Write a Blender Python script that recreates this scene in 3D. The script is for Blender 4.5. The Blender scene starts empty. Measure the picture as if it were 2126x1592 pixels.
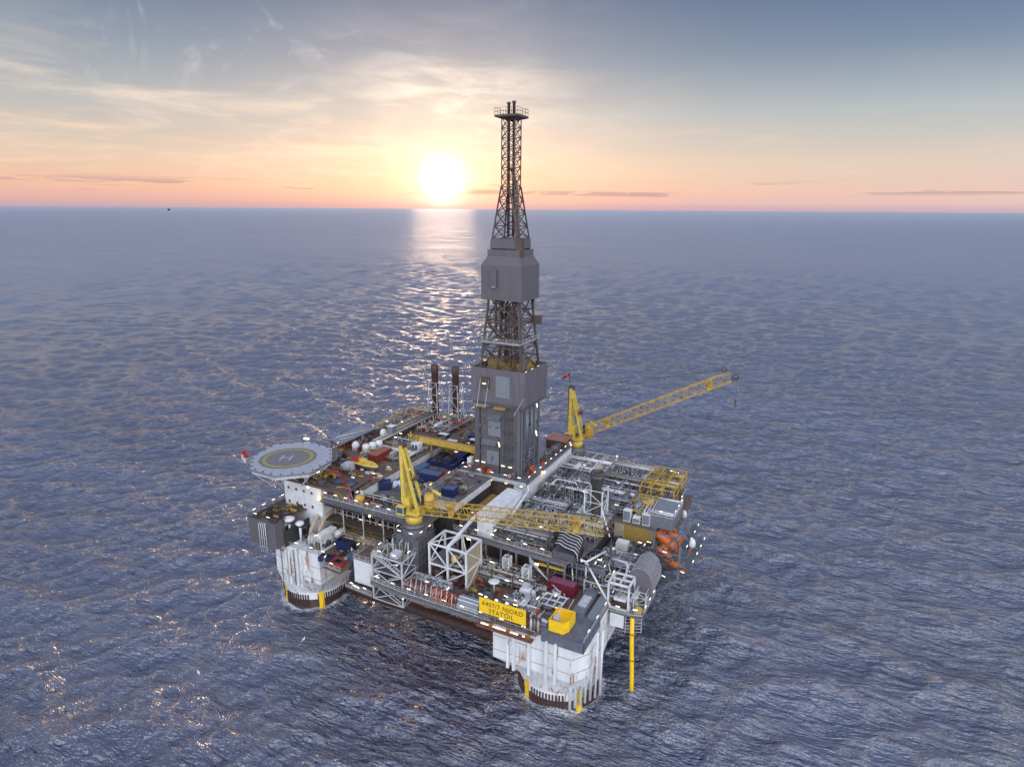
import bpy, math, random
import numpy as np
from mathutils import Vector, Matrix
R = math.radians
scn = bpy.context.scene
col = scn.collection
PI = math.pi

# ------------------------------------------------------------------ camera
cam_d = bpy.data.cameras.new("camera")
cam = bpy.data.objects.new("camera", cam_d); col.objects.link(cam)
cam_d.sensor_width = 36.0
cam_d.lens = 36.0 * 1330 / 2126
cam_d.clip_start = 0.5; cam_d.clip_end = 600000
cam.location = (69.9, -144.0, 105.0)
cam.matrix_world = (Matrix.Translation((69.9, -144.0, 105.0)) @ Matrix.Rotation(R(26.7), 4, 'Z')
                    @ Matrix.Rotation(R(90 - 15.2), 4, 'X') @ Matrix.Rotation(R(0.4), 4, 'Z'))
scn.camera = cam
scn.view_settings.view_transform = 'Standard'
scn.view_settings.look = 'None'
scn.view_settings.exposure = 0.22
scn.view_settings.gamma = 1.0

# ------------------------------------------------------------------ sky
SUN_AZ = R(26.7 + 6.05)          # counter-clockwise from +Y
SUN_EL = R(2.35)
SD = Vector((-math.sin(SUN_AZ) * math.cos(SUN_EL), math.cos(SUN_AZ) * math.cos(SUN_EL), math.sin(SUN_EL)))

def make_world():
    w = bpy.data.worlds.new("World"); scn.world = w; w.use_nodes = True
    nt = w.node_tree; N = nt.nodes; L = nt.links; N.clear()
    def nd(t, **k):
        n = N.new(t)
        for a, b in k.items(): setattr(n, a, b)
        return n
    def M(op, a, b=None, c=None, clamp=False):
        n = nd('ShaderNodeMath', operation=op); n.use_clamp = clamp
        for i, v in enumerate((a, b, c)):
            if v is None: continue
            if isinstance(v, (int, float)): n.inputs[i].default_value = v
            else: L.new(v, n.inputs[i])
        return n.outputs[0]
    def mix(f, a, b, bt='MIX'):
        n = nd('ShaderNodeMix', data_type='RGBA', blend_type=bt)
        n.clamp_factor = True
        for i, v in ((0, f), (6, a), (7, b)):
            if isinstance(v, (int, float)): n.inputs[i].default_value = v
            elif isinstance(v, tuple): n.inputs[i].default_value = (*v, 1)
            else: L.new(v, n.inputs[i])
        return n.outputs[2]
    tc = nd('ShaderNodeTexCoord')
    d = tc.outputs['Generated']
    # rotate so that +Y is the sun's azimuth
    vr = nd('ShaderNodeVectorRotate', rotation_type='Z_AXIS'); vr.inputs['Angle'].default_value = -SUN_AZ
    L.new(d, vr.inputs['Vector'])
    sp = nd('ShaderNodeSeparateXYZ'); L.new(vr.outputs[0], sp.inputs[0])
    X, Y, Z = sp.outputs
    el = M('MAXIMUM', Z, 0.0)
    def ramp(f, stops):
        n = nd('ShaderNodeValToRGB'); cr = n.color_ramp; cr.interpolation = 'EASE' if False else 'LINEAR'
        while len(cr.elements) < len(stops): cr.elements.new(0.5)
        for e, (p, c) in zip(cr.elements, stops): e.position = p; e.color = (*c, 1)
        L.new(f, n.inputs[0]); return n.outputs[0]
    sq = M('POWER', el, 0.5)      # spreads the part near the horizon
    base = ramp(sq, [(0.0, (.48, .33, .39)), (.09, (.62, .37, .36)), (.17, (.72, .44, .33)), (.26, (.62, .49, .40)),
                     (.36, (.40, .41, .42)), (.45, (.20, .255, .335)), (.53, (.09, .145, .25)), (.61, (.42, .45, .55)), (.70, (.26, .33, .50)), (.80, (.10, .16, .38)), (1.0, (.16, .24, .52))])
    # cooler, paler away from the sun to the right
    azr = M('MULTIPLY_ADD', X, 1.1, 0.0, True)
    cool = ramp(sq, [(0.0, (.52, .42, .50)), (.12, (.70, .50, .47)), (.24, (.62, .53, .46)), (.36, (.37, .43, .47)),
                     (.45, (.14, .21, .32)), (.53, (.065, .115, .23)), (.61, (.42, .45, .55)), (.70, (.26, .33, .50)), (.80, (.10, .16, .38)), (1.0, (.16, .24, .52))])
    c = mix(azr, base, cool)
    # cirrus: noise squeezed vertically and sheared
    def noise(vec, scale, det=5, rough=.55, dist=0.0):
        n = nd('ShaderNodeTexNoise'); n.inputs['Scale'].default_value = scale
        n.inputs['Detail'].default_value = det; n.inputs['Roughness'].default_value = rough
        n.inputs['Distortion'].default_value = dist; L.new(vec, n.inputs['Vector']); return n.outputs['Fac']
    def mapping(loc, sc, rot=(0, 0, 0)):
        n = nd('ShaderNodeMapping'); n.inputs['Location'].default_value = loc; n.inputs['Scale'].default_value = sc
        n.inputs['Rotation'].default_value = rot
        L.new(vr.outputs[0], n.inputs['Vector']); return n.outputs[0]
    def ss(v, lo, hi):
        n = nd('ShaderNodeMapRange', interpolation_type='SMOOTHSTEP'); L.new(v, n.inputs[0])
        n.inputs[1].default_value = lo; n.inputs[2].default_value = hi; return n.outputs[0]
    n1 = noise(mapping((.3, 0, .1), (2.0, 1.0, 9.0), (0, R(-14), 0)), 2.2, 7, .6, .6)
    n2 = noise(mapping((1.3, 2, .4), (3.0, 1.0, 26.0), (0, R(4), 0)), 2.4, 6, .6, .3)
    left = ss(M('MULTIPLY', X, -1.0), -.35, .35)
    band = M('MULTIPLY', ss(el, .015, .09), M('SUBTRACT', 1.0, ss(el, .10, .25)))
    cm = M('MULTIPLY', M('MULTIPLY', ss(n1, .46, .78), band), M('MULTIPLY_ADD', left, .75, .12))
    c = mix(cm, c, (.86, .68, .55))
    cm2 = M('MULTIPLY', M('MULTIPLY', ss(n2, .5, .75), M('MULTIPLY', ss(el, .01, .04), M('SUBTRACT', 1.0, ss(el, .06, .16)))), M('MULTIPLY_ADD', left, .5, .2))
    c = mix(cm2, c, (.88, .62, .44))
    # thin high streaks
    n4 = noise(mapping((4.3, 2, 1.4), (5.0, 1.0, 5.0), (0, R(35), 0)), 1.6, 8, .65, 1.2)
    cm4 = M('MULTIPLY', M('MULTIPLY', ss(n4, .58, .8), ss(el, .08, .2)), M('MULTIPLY', left, .5))
    c = mix(cm4, c, (.62, .62, .64))
    # sun glow
    dp = nd('ShaderNodeVectorMath', operation='DOT_PRODUCT'); L.new(d, dp.inputs[0]); dp.inputs[1].default_value = SD
    dot = M('MAXIMUM', dp.outputs['Value'], 0.0)
    glow = M('POWER', dot, 38.0)
    n5 = noise(mapping((0, 0, 0), (3.0, 1.0, 14.0)), 2.6, 6, .6, .5)
    gl = M('MULTIPLY', glow, M('MULTIPLY_ADD', ss(n5, .3, .8), .75, .45))
    gl = M('MULTIPLY', gl, M('MULTIPLY_ADD', ss(el, 0.0, .045), .8, .2))
    c = mix(1.0, c, mix(gl, (0, 0, 0), (.17, .145, .13)), 'ADD')
    g2 = M('POWER', dot, 420.0)
    c = mix(1.0, c, mix(g2, (0, 0, 0), (.36, .27, .18)), 'ADD')
    # cloud patch above the sun
    v = nd('ShaderNodeVectorMath', operation='SUBTRACT'); L.new(vr.outputs[0], v.inputs[0]); v.inputs[1].default_value = (.02, .98, .15)
    v2 = nd('ShaderNodeVectorMath', operation='MULTIPLY'); L.new(v.outputs[0], v2.inputs[0]); v2.inputs[1].default_value = (5.2, 1.0, 13.0)
    ln = nd('ShaderNodeVectorMath', operation='LENGTH'); L.new(v2.outputs[0], ln.inputs[0])
    patch = M('MULTIPLY', M('SUBTRACT', 1.0, ss(ln.outputs['Value'], .1, 1.05)), M('MULTIPLY_ADD', ss(n5, .35, .7), .8, .15))
    c = mix(M('MULTIPLY', patch, .9), c, (.98, .86, .74))
    # low thin clouds just above the horizon
    n3 = noise(mapping((.9, .0, 0), (1.0, .2, 16.0)), 7.0, 5, .55, .2)
    lb = M('MULTIPLY', ss(el, .018, .026), M('SUBTRACT', 1.0, ss(el, .030, .042)))
    cl = M('MULTIPLY', M('MULTIPLY', ss(n3, .54, .58), lb), .85)
    c = mix(cl, c, (.42, .30, .30))
    # long low cloud bank to the right of the sun
    bx = M('MULTIPLY', ss(X, .015, .06), M('SUBTRACT', 1.0, ss(X, .31, .35)))
    n6 = noise(mapping((.2, .0, 0), (1.0, .2, 3.0)), 26.0, 4, .55, .2)
    bz = M('ABSOLUTE', M('SUBTRACT', el, M('MULTIPLY_ADD', X, -.012, .0255)))
    bank = M('MULTIPLY', bx, M('SUBTRACT', 1.0, ss(bz, .0018, .0044)))
    bank = M('MULTIPLY', bank, ss(n6, .34, .44))
    c = mix(M('MULTIPLY', bank, .85), c, (.40, .29, .31))
    # haze strip at the horizon
    hz = M('SUBTRACT', 1.0, ss(el, .0, .012))
    c = mix(M('MULTIPLY', hz, .5), c, (.43, .33, .38))
    # sun disc (soft, over-exposed)
    sd = M('POWER', dot, 3200.0)
    c = mix(1.0, c, mix(sd, (0, 0, 0), (2.2, 1.75, 1.2)), 'ADD')
    # broad bright sky behind the camera and overhead lights the near side
    back = ss(M('MULTIPLY', Y, -1.0), .02, .7)
    high = ss(el, .72, .97)
    amt = M('MAXIMUM', back, M('MULTIPLY', high, .22))
    c = mix(M('MULTIPLY', amt, 1.0), c, (2.05, 2.08, 2.25))
    bg = nd('ShaderNodeBackground'); L.new(c, bg.inputs['Color']); bg.inputs['Strength'].default_value = 1.0
    sky = nd('ShaderNodeTexSky', sky_type='NISHITA'); sky.sun_disc = False
    sky.sun_elevation = SUN_EL; sky.sun_rotation = -SUN_AZ; sky.altitude = 100; sky.dust_density = 2.0
    bg2 = nd('ShaderNodeBackground'); L.new(sky.outputs[0], bg2.inputs['Color']); bg2.inputs['Strength'].default_value = 0.012
    ad = nd('ShaderNodeAddShader'); L.new(bg.outputs[0], ad.inputs[0]); L.new(bg2.outputs[0], ad.inputs[1])
    out = nd('ShaderNodeOutputWorld'); L.new(ad.outputs[0], out.inputs['Surface'])
make_world()

sun_d = bpy.data.lights.new("sun", 'SUN'); sun_d.energy = .16; sun_d.angle = R(5.5); sun_d.color = (1.0, .66, .42)
sun = bpy.data.objects.new("sun", sun_d); col.objects.link(sun)
sun.rotation_euler = (-SD).to_track_quat('-Z', 'Y').to_euler()

# ------------------------------------------------------------------ materials
MATS = {}
def mat(name, c, rough=.55, metal=0.0, var=.3, rust=0.0, scale=.6, streak=False, rustcol=(.16, .06, .03), bump=0.0, dirt=0.0):
    m = bpy.data.materials.new(name); m.use_nodes = True; nt = m.node_tree; N = nt.nodes; L = nt.links
    b = N['Principled BSDF']; b.inputs['Roughness'].default_value = rough; b.inputs['Metallic'].default_value = metal
    ge = N.new('ShaderNodeNewGeometry')
    mp = N.new('ShaderNodeMapping'); L.new(ge.outputs['Position'], mp.inputs[0])
    mp.inputs['Scale'].default_value = (1, 1, .18) if streak else (1, 1, 1)
    n = N.new('ShaderNodeTexNoise'); n.inputs['Scale'].default_value = scale; n.inputs['Detail'].default_value = 6; n.inputs['Roughness'].default_value = .65
    L.new(mp.outputs[0], n.inputs['Vector'])
    r = N.new('ShaderNodeValToRGB'); L.new(n.outputs['Fac'], r.inputs[0])
    r.color_ramp.elements[0].position = .3; r.color_ramp.elements[1].position = .7
    r.color_ramp.elements[0].color = (*[v * (1 - var) for v in c], 1)
    r.color_ramp.elements[1].color = (*[min(1, v * (1 + var * .6)) for v in c], 1)
    out = r.outputs[0]
    if rust > 0:
        n2 = N.new('ShaderNodeTexNoise'); n2.inputs['Scale'].default_value = scale * 1.7; n2.inputs['Detail'].default_value = 9; n2.inputs['Roughness'].default_value = .75
        L.new(mp.outputs[0], n2.inputs['Vector'])
        mr = N.new('ShaderNodeMapRange'); mr.interpolation_type = 'SMOOTHSTEP'
        L.new(n2.outputs['Fac'], mr.inputs[0]); mr.inputs[1].default_value = .72 - rust * .3; mr.inputs[2].default_value = .80 - rust * .3
        mx = N.new('ShaderNodeMix'); mx.data_type = 'RGBA'
        L.new(mr.outputs[0], mx.inputs[0]); L.new(out, mx.inputs[6]); mx.inputs[7].default_value = (*rustcol, 1)
        out = mx.outputs[2]
    L.new(out, b.inputs['Base Color'])
    if bump:
        n3 = N.new('ShaderNodeTexNoise'); n3.inputs['Scale'].default_value = 3.0; L.new(ge.outputs['Position'], n3.inputs['Vector'])
        bp = N.new('ShaderNodeBump'); bp.inputs['Strength'].default_value = bump; bp.inputs['Distance'].default_value = .1
        L.new(n3.outputs['Fac'], bp.inputs['Height']); L.new(bp.outputs[0], b.inputs['Normal'])
    MATS[name] = m; return m
def emis(name, c, s):
    m = bpy.data.materials.new(name); m.use_nodes = True; b = m.node_tree.nodes['Principled BSDF']
    b.inputs['Base Color'].default_value = (.8, .8, .75, 1); b.inputs['Emission Color'].default_value = (*c, 1); b.inputs['Emission Strength'].default_value = s
    MATS[name] = m; return m
mat('white', (.64, .66, .68), .45, var=.2, rust=.32, scale=.5)
mat('hull', (.66, .69, .71), .5, var=.22, rust=.56, scale=.35, streak=True, rustcol=(.30, .13, .06))
mat('hulldark', (.055, .028, .028), .7, var=.5, rust=.4, scale=1.2)
mat('grey', (.118, .11, .128), .55, var=.2, rust=.12, scale=.5, streak=True)
mat('clad', (.10, .094, .106), .6, var=.14, rust=.05, scale=.35, streak=True)
mat('cladlight', (.17, .195, .225), .5, var=.12, scale=.6)
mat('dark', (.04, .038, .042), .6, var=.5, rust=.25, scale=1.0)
mat('derricksteel', (.085, .06, .052), .6, var=.4, rust=.4, scale=1.0)
mat('black', (.018, .018, .02), .6, var=.4)
mat('deck', (.12, .108, .105), .75, var=.45, rust=.42, scale=.5, rustcol=(.17, .085, .05))
mat('deckbrown', (.13, .085, .065), .75, var=.5, rust=.35, scale=.8, rustcol=(.10, .06, .05))
mat('deckblue', (.115, .12, .16), .75, var=.35, rust=.2, scale=.5)
mat('brown', (.08, .056, .045), .65, var=.4, rust=.35, scale=.9)
mat('galv', (.52, .53, .55), .45, .15, var=.35, rust=.12, scale=1.5)
mat('steel', (.20, .215, .25), .42, .35, var=.35, rust=.2, scale=1.5)
mat('steeldark', (.12, .125, .14), .5, .3, var=.4, rust=.3, scale=1.5)
mat('beige', (.36, .30, .22), .6, var=.35, rust=.3, scale=1.2)
mat('yellow', (.50, .33, .05), .5, var=.4, rust=.2, scale=1.2, rustcol=(.22, .11, .03))
mat('yellowpale', (.62, .47, .08), .5, var=.3, rust=.22, scale=1.2)
mat('mustard', (.30, .20, .05), .6, var=.25, rust=.25, scale=1.2)
mat('signyellow', (.82, .53, .01), .5, var=.12, rust=.12, scale=1.0)
mat('signblack', (.03, .02, .01), .5, var=.1)
mat('blue', (.015, .026, .10), .45, var=.35, rust=.2, scale=1.5)
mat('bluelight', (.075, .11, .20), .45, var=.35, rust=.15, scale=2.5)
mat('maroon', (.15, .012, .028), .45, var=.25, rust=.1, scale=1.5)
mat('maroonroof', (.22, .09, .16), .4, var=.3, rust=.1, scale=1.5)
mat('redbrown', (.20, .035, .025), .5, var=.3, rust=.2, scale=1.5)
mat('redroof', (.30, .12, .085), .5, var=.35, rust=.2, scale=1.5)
mat('red', (.36, .03, .025), .5, var=.2)
mat('orange', (.62, .14, .02), .38, var=.15, scale=1.2)
mat('orangereel', (.50, .10, .03), .5, var=.35, rust=.2, scale=2)
mat('pink', (.40, .12, .26), .5, var=.25)
mat('funnel', (.085, .04, .032), .6, var=.4, rust=.35, scale=1)
mat('stack', (.07, .065, .062), .6, var=.5, rust=.4, scale=1, streak=True)
mat('heliwhite', (.32, .34, .38), .6, var=.14, scale=.8)
mat('heligrey', (.155, .15, .16), .7, var=.3, scale=1.5)
mat('heliyellow', (.30, .26, .07), .6, var=.3, scale=1.5)
mat('helih', (.30, .38, .42), .6, var=.25, scale=1.5)
mat('glass', (.05, .10, .16), .12, 0, var=.2)
mat('hiviz', (.55, .75, .05), .6, var=.1)
mat('skin', (.45, .27, .2), .6, var=.1)
mat('gullwhite', (.8, .8, .8), .6, var=.05)
mat('tarp', (.55, .60, .70), .7, var=.4, scale=3, bump=.5)
emis('lamp', (1.0, .84, .58), 1.6)
emis('lampwarm', (1.0, .55, .16), 40.0)

def water_mat():
    m = bpy.data.materials.new('sea_water'); m.use_nodes = True; nt = m.node_tree; N = nt.nodes; L = nt.links
    b = N['Principled BSDF']
    b.inputs['Roughness'].default_value = .09; b.inputs['IOR'].default_value = 2.6
    ge = N.new('ShaderNodeNewGeometry')
    def noise(rot, sc, scale, det, rough=.6, dist=0.0):
        mp = N.new('ShaderNodeMapping'); mp.inputs['Rotation'].default_value = (0, 0, R(rot)); mp.inputs['Scale'].default_value = sc
        L.new(ge.outputs['Position'], mp.inputs[0])
        n = N.new('ShaderNodeTexNoise'); n.inputs['Scale'].default_value = scale; n.inputs['Detail'].default_value = det
        n.inputs['Roughness'].default_value = rough; n.inputs['Distortion'].default_value = dist
        L.new(mp.outputs[0], n.inputs['Vector']); return n.outputs['Fac']
    def ridge(f):     # 1-|2f-1| gives the sharp crests
        a = N.new('ShaderNodeMath'); a.operation = 'MULTIPLY_ADD'; L.new(f, a.inputs[0]); a.inputs[1].default_value = 2; a.inputs[2].default_value = -1
        c = N.new('ShaderNodeMath'); c.operation = 'ABSOLUTE'; L.new(a.outputs[0], c.inputs[0])
        d = N.new('ShaderNodeMath'); d.operation = 'SUBTRACT'; d.inputs[0].default_value = 1; L.new(c.outputs[0], d.inputs[1]); return d.outputs[0]
    h0 = noise(-24, (.28, 1, 1), .055, 3, .5, .3)
    h1 = noise(-34, (.30, 1, 1), .27, 3, .5, .2)
    h2 = noise(-18, (.32, 1, 1), .62, 3, .5, .2)
    h3 = ridge(noise(-32, (.36, 1, 1), 1.15, 3, .5, .15))
    h4 = noise(-26, (.4, 1, 1), 3.0, 3, .6, .2)
    bs = None
    for h, st, ds in ((h0, 1.0, 2.4), (h1, 1.0, 1.5), (h2, 1.0, 1.75), (h3, 1.0, .6), (h4, 1.0, .18)):
        bp = N.new('ShaderNodeBump'); bp.inputs['Strength'].default_value = st; bp.inputs['Distance'].default_value = ds
        L.new(h, bp.inputs['Height'])
        if bs: L.new(bs, bp.inputs['Normal'])
        bs = bp.outputs[0]
    L.new(bs, b.inputs['Normal'])
    ln = N.new('ShaderNodeVectorMath'); ln.operation = 'LENGTH'; L.new(ge.outputs['Position'], ln.inputs[0])
    rr = N.new('ShaderNodeValToRGB'); dv = N.new('ShaderNodeMath'); dv.operation = 'MULTIPLY'; L.new(ln.outputs['Value'], dv.inputs[0]); dv.inputs[1].default_value = 1 / 3000
    L.new(dv.outputs[0], rr.inputs[0])      # waves too small to model out there widen the reflection
    E = rr.color_ramp.elements; E[0].position = .04; E[0].color = (.10,) * 3 + (1,); E[1].position = 1; E[1].color = (.38,) * 3 + (1,)
    e = E.new(.12); e.color = (.17,) * 3 + (1,)
    e = E.new(.25); e.color = (.33,) * 3 + (1,)
    e = E.new(.5); e.color = (.40,) * 3 + (1,)
    ROUGH = rr.outputs[0]
    big = noise(-20, (.22, 1, 1), .016, 6, .62, .8)      # wind streaks and gust patches
    r = N.new('ShaderNodeValToRGB'); L.new(big, r.inputs[0])
    r.color_ramp.elements[0].position = .36; r.color_ramp.elements[0].color = (.013, .020, .066, 1)
    r.color_ramp.elements[1].position = .66; r.color_ramp.elements[1].color = (.034, .050, .115, 1)
    rm = N.new('ShaderNodeMapRange'); L.new(big, rm.inputs[0]); rm.inputs[1].default_value = .35; rm.inputs[2].default_value = .68; rm.inputs[3].default_value = 1.2; rm.inputs[4].default_value = .75
    rx = N.new('ShaderNodeMath'); rx.operation = 'MULTIPLY'; L.new(ROUGH, rx.inputs[0]); L.new(rm.outputs[0], rx.inputs[1]); L.new(rx.outputs[0], b.inputs['Roughness'])
    # pale crests: bright sky glints painted into the base colour, with thin foam
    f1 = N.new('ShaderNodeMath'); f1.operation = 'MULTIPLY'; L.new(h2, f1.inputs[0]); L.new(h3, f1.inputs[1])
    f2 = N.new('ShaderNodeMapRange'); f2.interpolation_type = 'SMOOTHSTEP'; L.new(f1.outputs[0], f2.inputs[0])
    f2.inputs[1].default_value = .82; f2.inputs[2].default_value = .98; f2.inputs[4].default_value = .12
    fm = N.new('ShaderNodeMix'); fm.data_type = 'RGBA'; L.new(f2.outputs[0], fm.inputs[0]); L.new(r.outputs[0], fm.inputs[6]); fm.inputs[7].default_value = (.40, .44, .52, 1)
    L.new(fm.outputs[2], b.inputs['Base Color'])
    # wash round the two near columns
    out = fm.outputs[2]
    fn = noise(0, (1, 1, 1), .9, 6, .7, 1.0)
    for cx, cy, rad in ((-51.3, -25, 8.9), (24, -27.5, 9.2)):
        sb = N.new('ShaderNodeVectorMath'); sb.operation = 'SUBTRACT'; L.new(ge.outputs['Position'], sb.inputs[0]); sb.inputs[1].default_value = (cx, cy, 0)
        le = N.new('ShaderNodeVectorMath'); le.operation = 'LENGTH'; L.new(sb.outputs[0], le.inputs[0])
        mr = N.new('ShaderNodeMapRange'); L.new(le.outputs['Value'], mr.inputs[0]); mr.inputs[1].default_value = rad; mr.inputs[2].default_value = rad + 3.2; mr.inputs[3].default_value = .74; mr.inputs[4].default_value = .2
        mu = N.new('ShaderNodeMath'); mu.operation = 'ADD'; L.new(mr.outputs[0], mu.inputs[0]); L.new(fn, mu.inputs[1])
        st2 = N.new('ShaderNodeMapRange'); st2.interpolation_type = 'SMOOTHSTEP'; L.new(mu.outputs[0], st2.inputs[0]); st2.inputs[1].default_value = .98; st2.inputs[2].default_value = 1.16
        mm = N.new('ShaderNodeMix'); mm.data_type = 'RGBA'; L.new(st2.outputs[0], mm.inputs[0]); L.new(out, mm.inputs[6]); mm.inputs[7].default_value = (.42, .46, .52, 1); out = mm.outputs[2]
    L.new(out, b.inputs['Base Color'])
    gs = N.new('ShaderNodeBsdfGlossy'); gs.inputs['Color'].default_value = (.90, .95, 1, 1); L.new(rx.outputs[0], gs.inputs['Roughness']); L.new(bs, gs.inputs['Normal'])
    lw = N.new('ShaderNodeLayerWeight'); lw.inputs['Blend'].default_value = .5; L.new(bs, lw.inputs['Normal'])
    pw = N.new('ShaderNodeMath'); pw.operation = 'POWER'; L.new(lw.outputs['Facing'], pw.inputs[0]); pw.inputs[1].default_value = 3.6
    ms = N.new('ShaderNodeMixShader'); pm = N.new('ShaderNodeMath'); pm.operation = 'MULTIPLY'; L.new(pw.outputs[0], pm.inputs[0]); pm.inputs[1].default_value = .72; L.new(pm.outputs[0], ms.inputs[0]); L.new(b.outputs[0], ms.inputs[1]); L.new(gs.outputs[0], ms.inputs[2])
    L.new(ms.outputs[0], N['Material Output'].inputs['Surface'])
    return m
MATS['water'] = water_mat()

# ------------------------------------------------------------------ sea: one displaced sheet reaching the horizon
def make_sea():
    half = list(np.arange(0.4, 220, .8)); st = .8
    while half[-1] < 200000: st *= 1.007 if half[-1] < 1400 else 1.06; half.append(half[-1] + st)
    half = np.array(half); ax = np.concatenate([-half[::-1], half]); n = len(ax)
    sp = np.gradient(ax)
    cx, cy = 5.0, 25.0
    X, Y = np.meshgrid(ax, ax); SPX, SPY = np.meshgrid(sp, sp); SP = np.maximum(SPX, SPY)
    H = np.zeros_like(X); DX = np.zeros_like(X); DY = np.zeros_like(X)
    rng = np.random.default_rng(5)
    wind = R(26.7 - 90 - 8)      # travelling towards the camera
    for i in range(72):
        lam = 2.8 * (10.0 ** (rng.random()))
        th = wind + rng.normal() * R(34)
        kk = 2 * PI / lam; a = .0085 * lam ** .9 * rng.uniform(.6, 1.3)
        ph = rng.random() * 2 * PI
        wgt = np.clip((lam / SP - 2.4) / 2.0, 0, 1)
        arg = kk * (X * math.cos(th) + Y * math.sin(th)) + ph
        H += wgt * a * np.cos(arg)
        sn = wgt * a * .8 * np.sin(arg)
        DX -= sn * math.cos(th); DY -= sn * math.sin(th)
    V = np.stack([X + DX + cx, Y + DY + cy, H], axis=-1).reshape(-1, 3).astype(np.float32)
    idx = np.arange(n * n, dtype=np.int32).reshape(n, n)
    F = np.stack([idx[:-1, :-1], idx[:-1, 1:], idx[1:, 1:], idx[1:, :-1]], axis=-1).reshape(-1)
    me = bpy.data.meshes.new('sea')
    me.vertices.add(n * n); me.vertices.foreach_set('co', V.reshape(-1))
    nf = (n - 1) ** 2
    me.loops.add(nf * 4); me.loops.foreach_set('vertex_index', F)
    me.polygons.add(nf); me.polygons.foreach_set('loop_start', np.arange(0, nf * 4, 4, dtype=np.int32))
    me.update(calc_edges=True)
    me.polygons.foreach_set('use_smooth', np.ones(nf, dtype=bool))
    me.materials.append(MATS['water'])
    o = bpy.data.objects.new('sea', me); col.objects.link(o); o['kind'] = 'structure'
make_sea()

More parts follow.
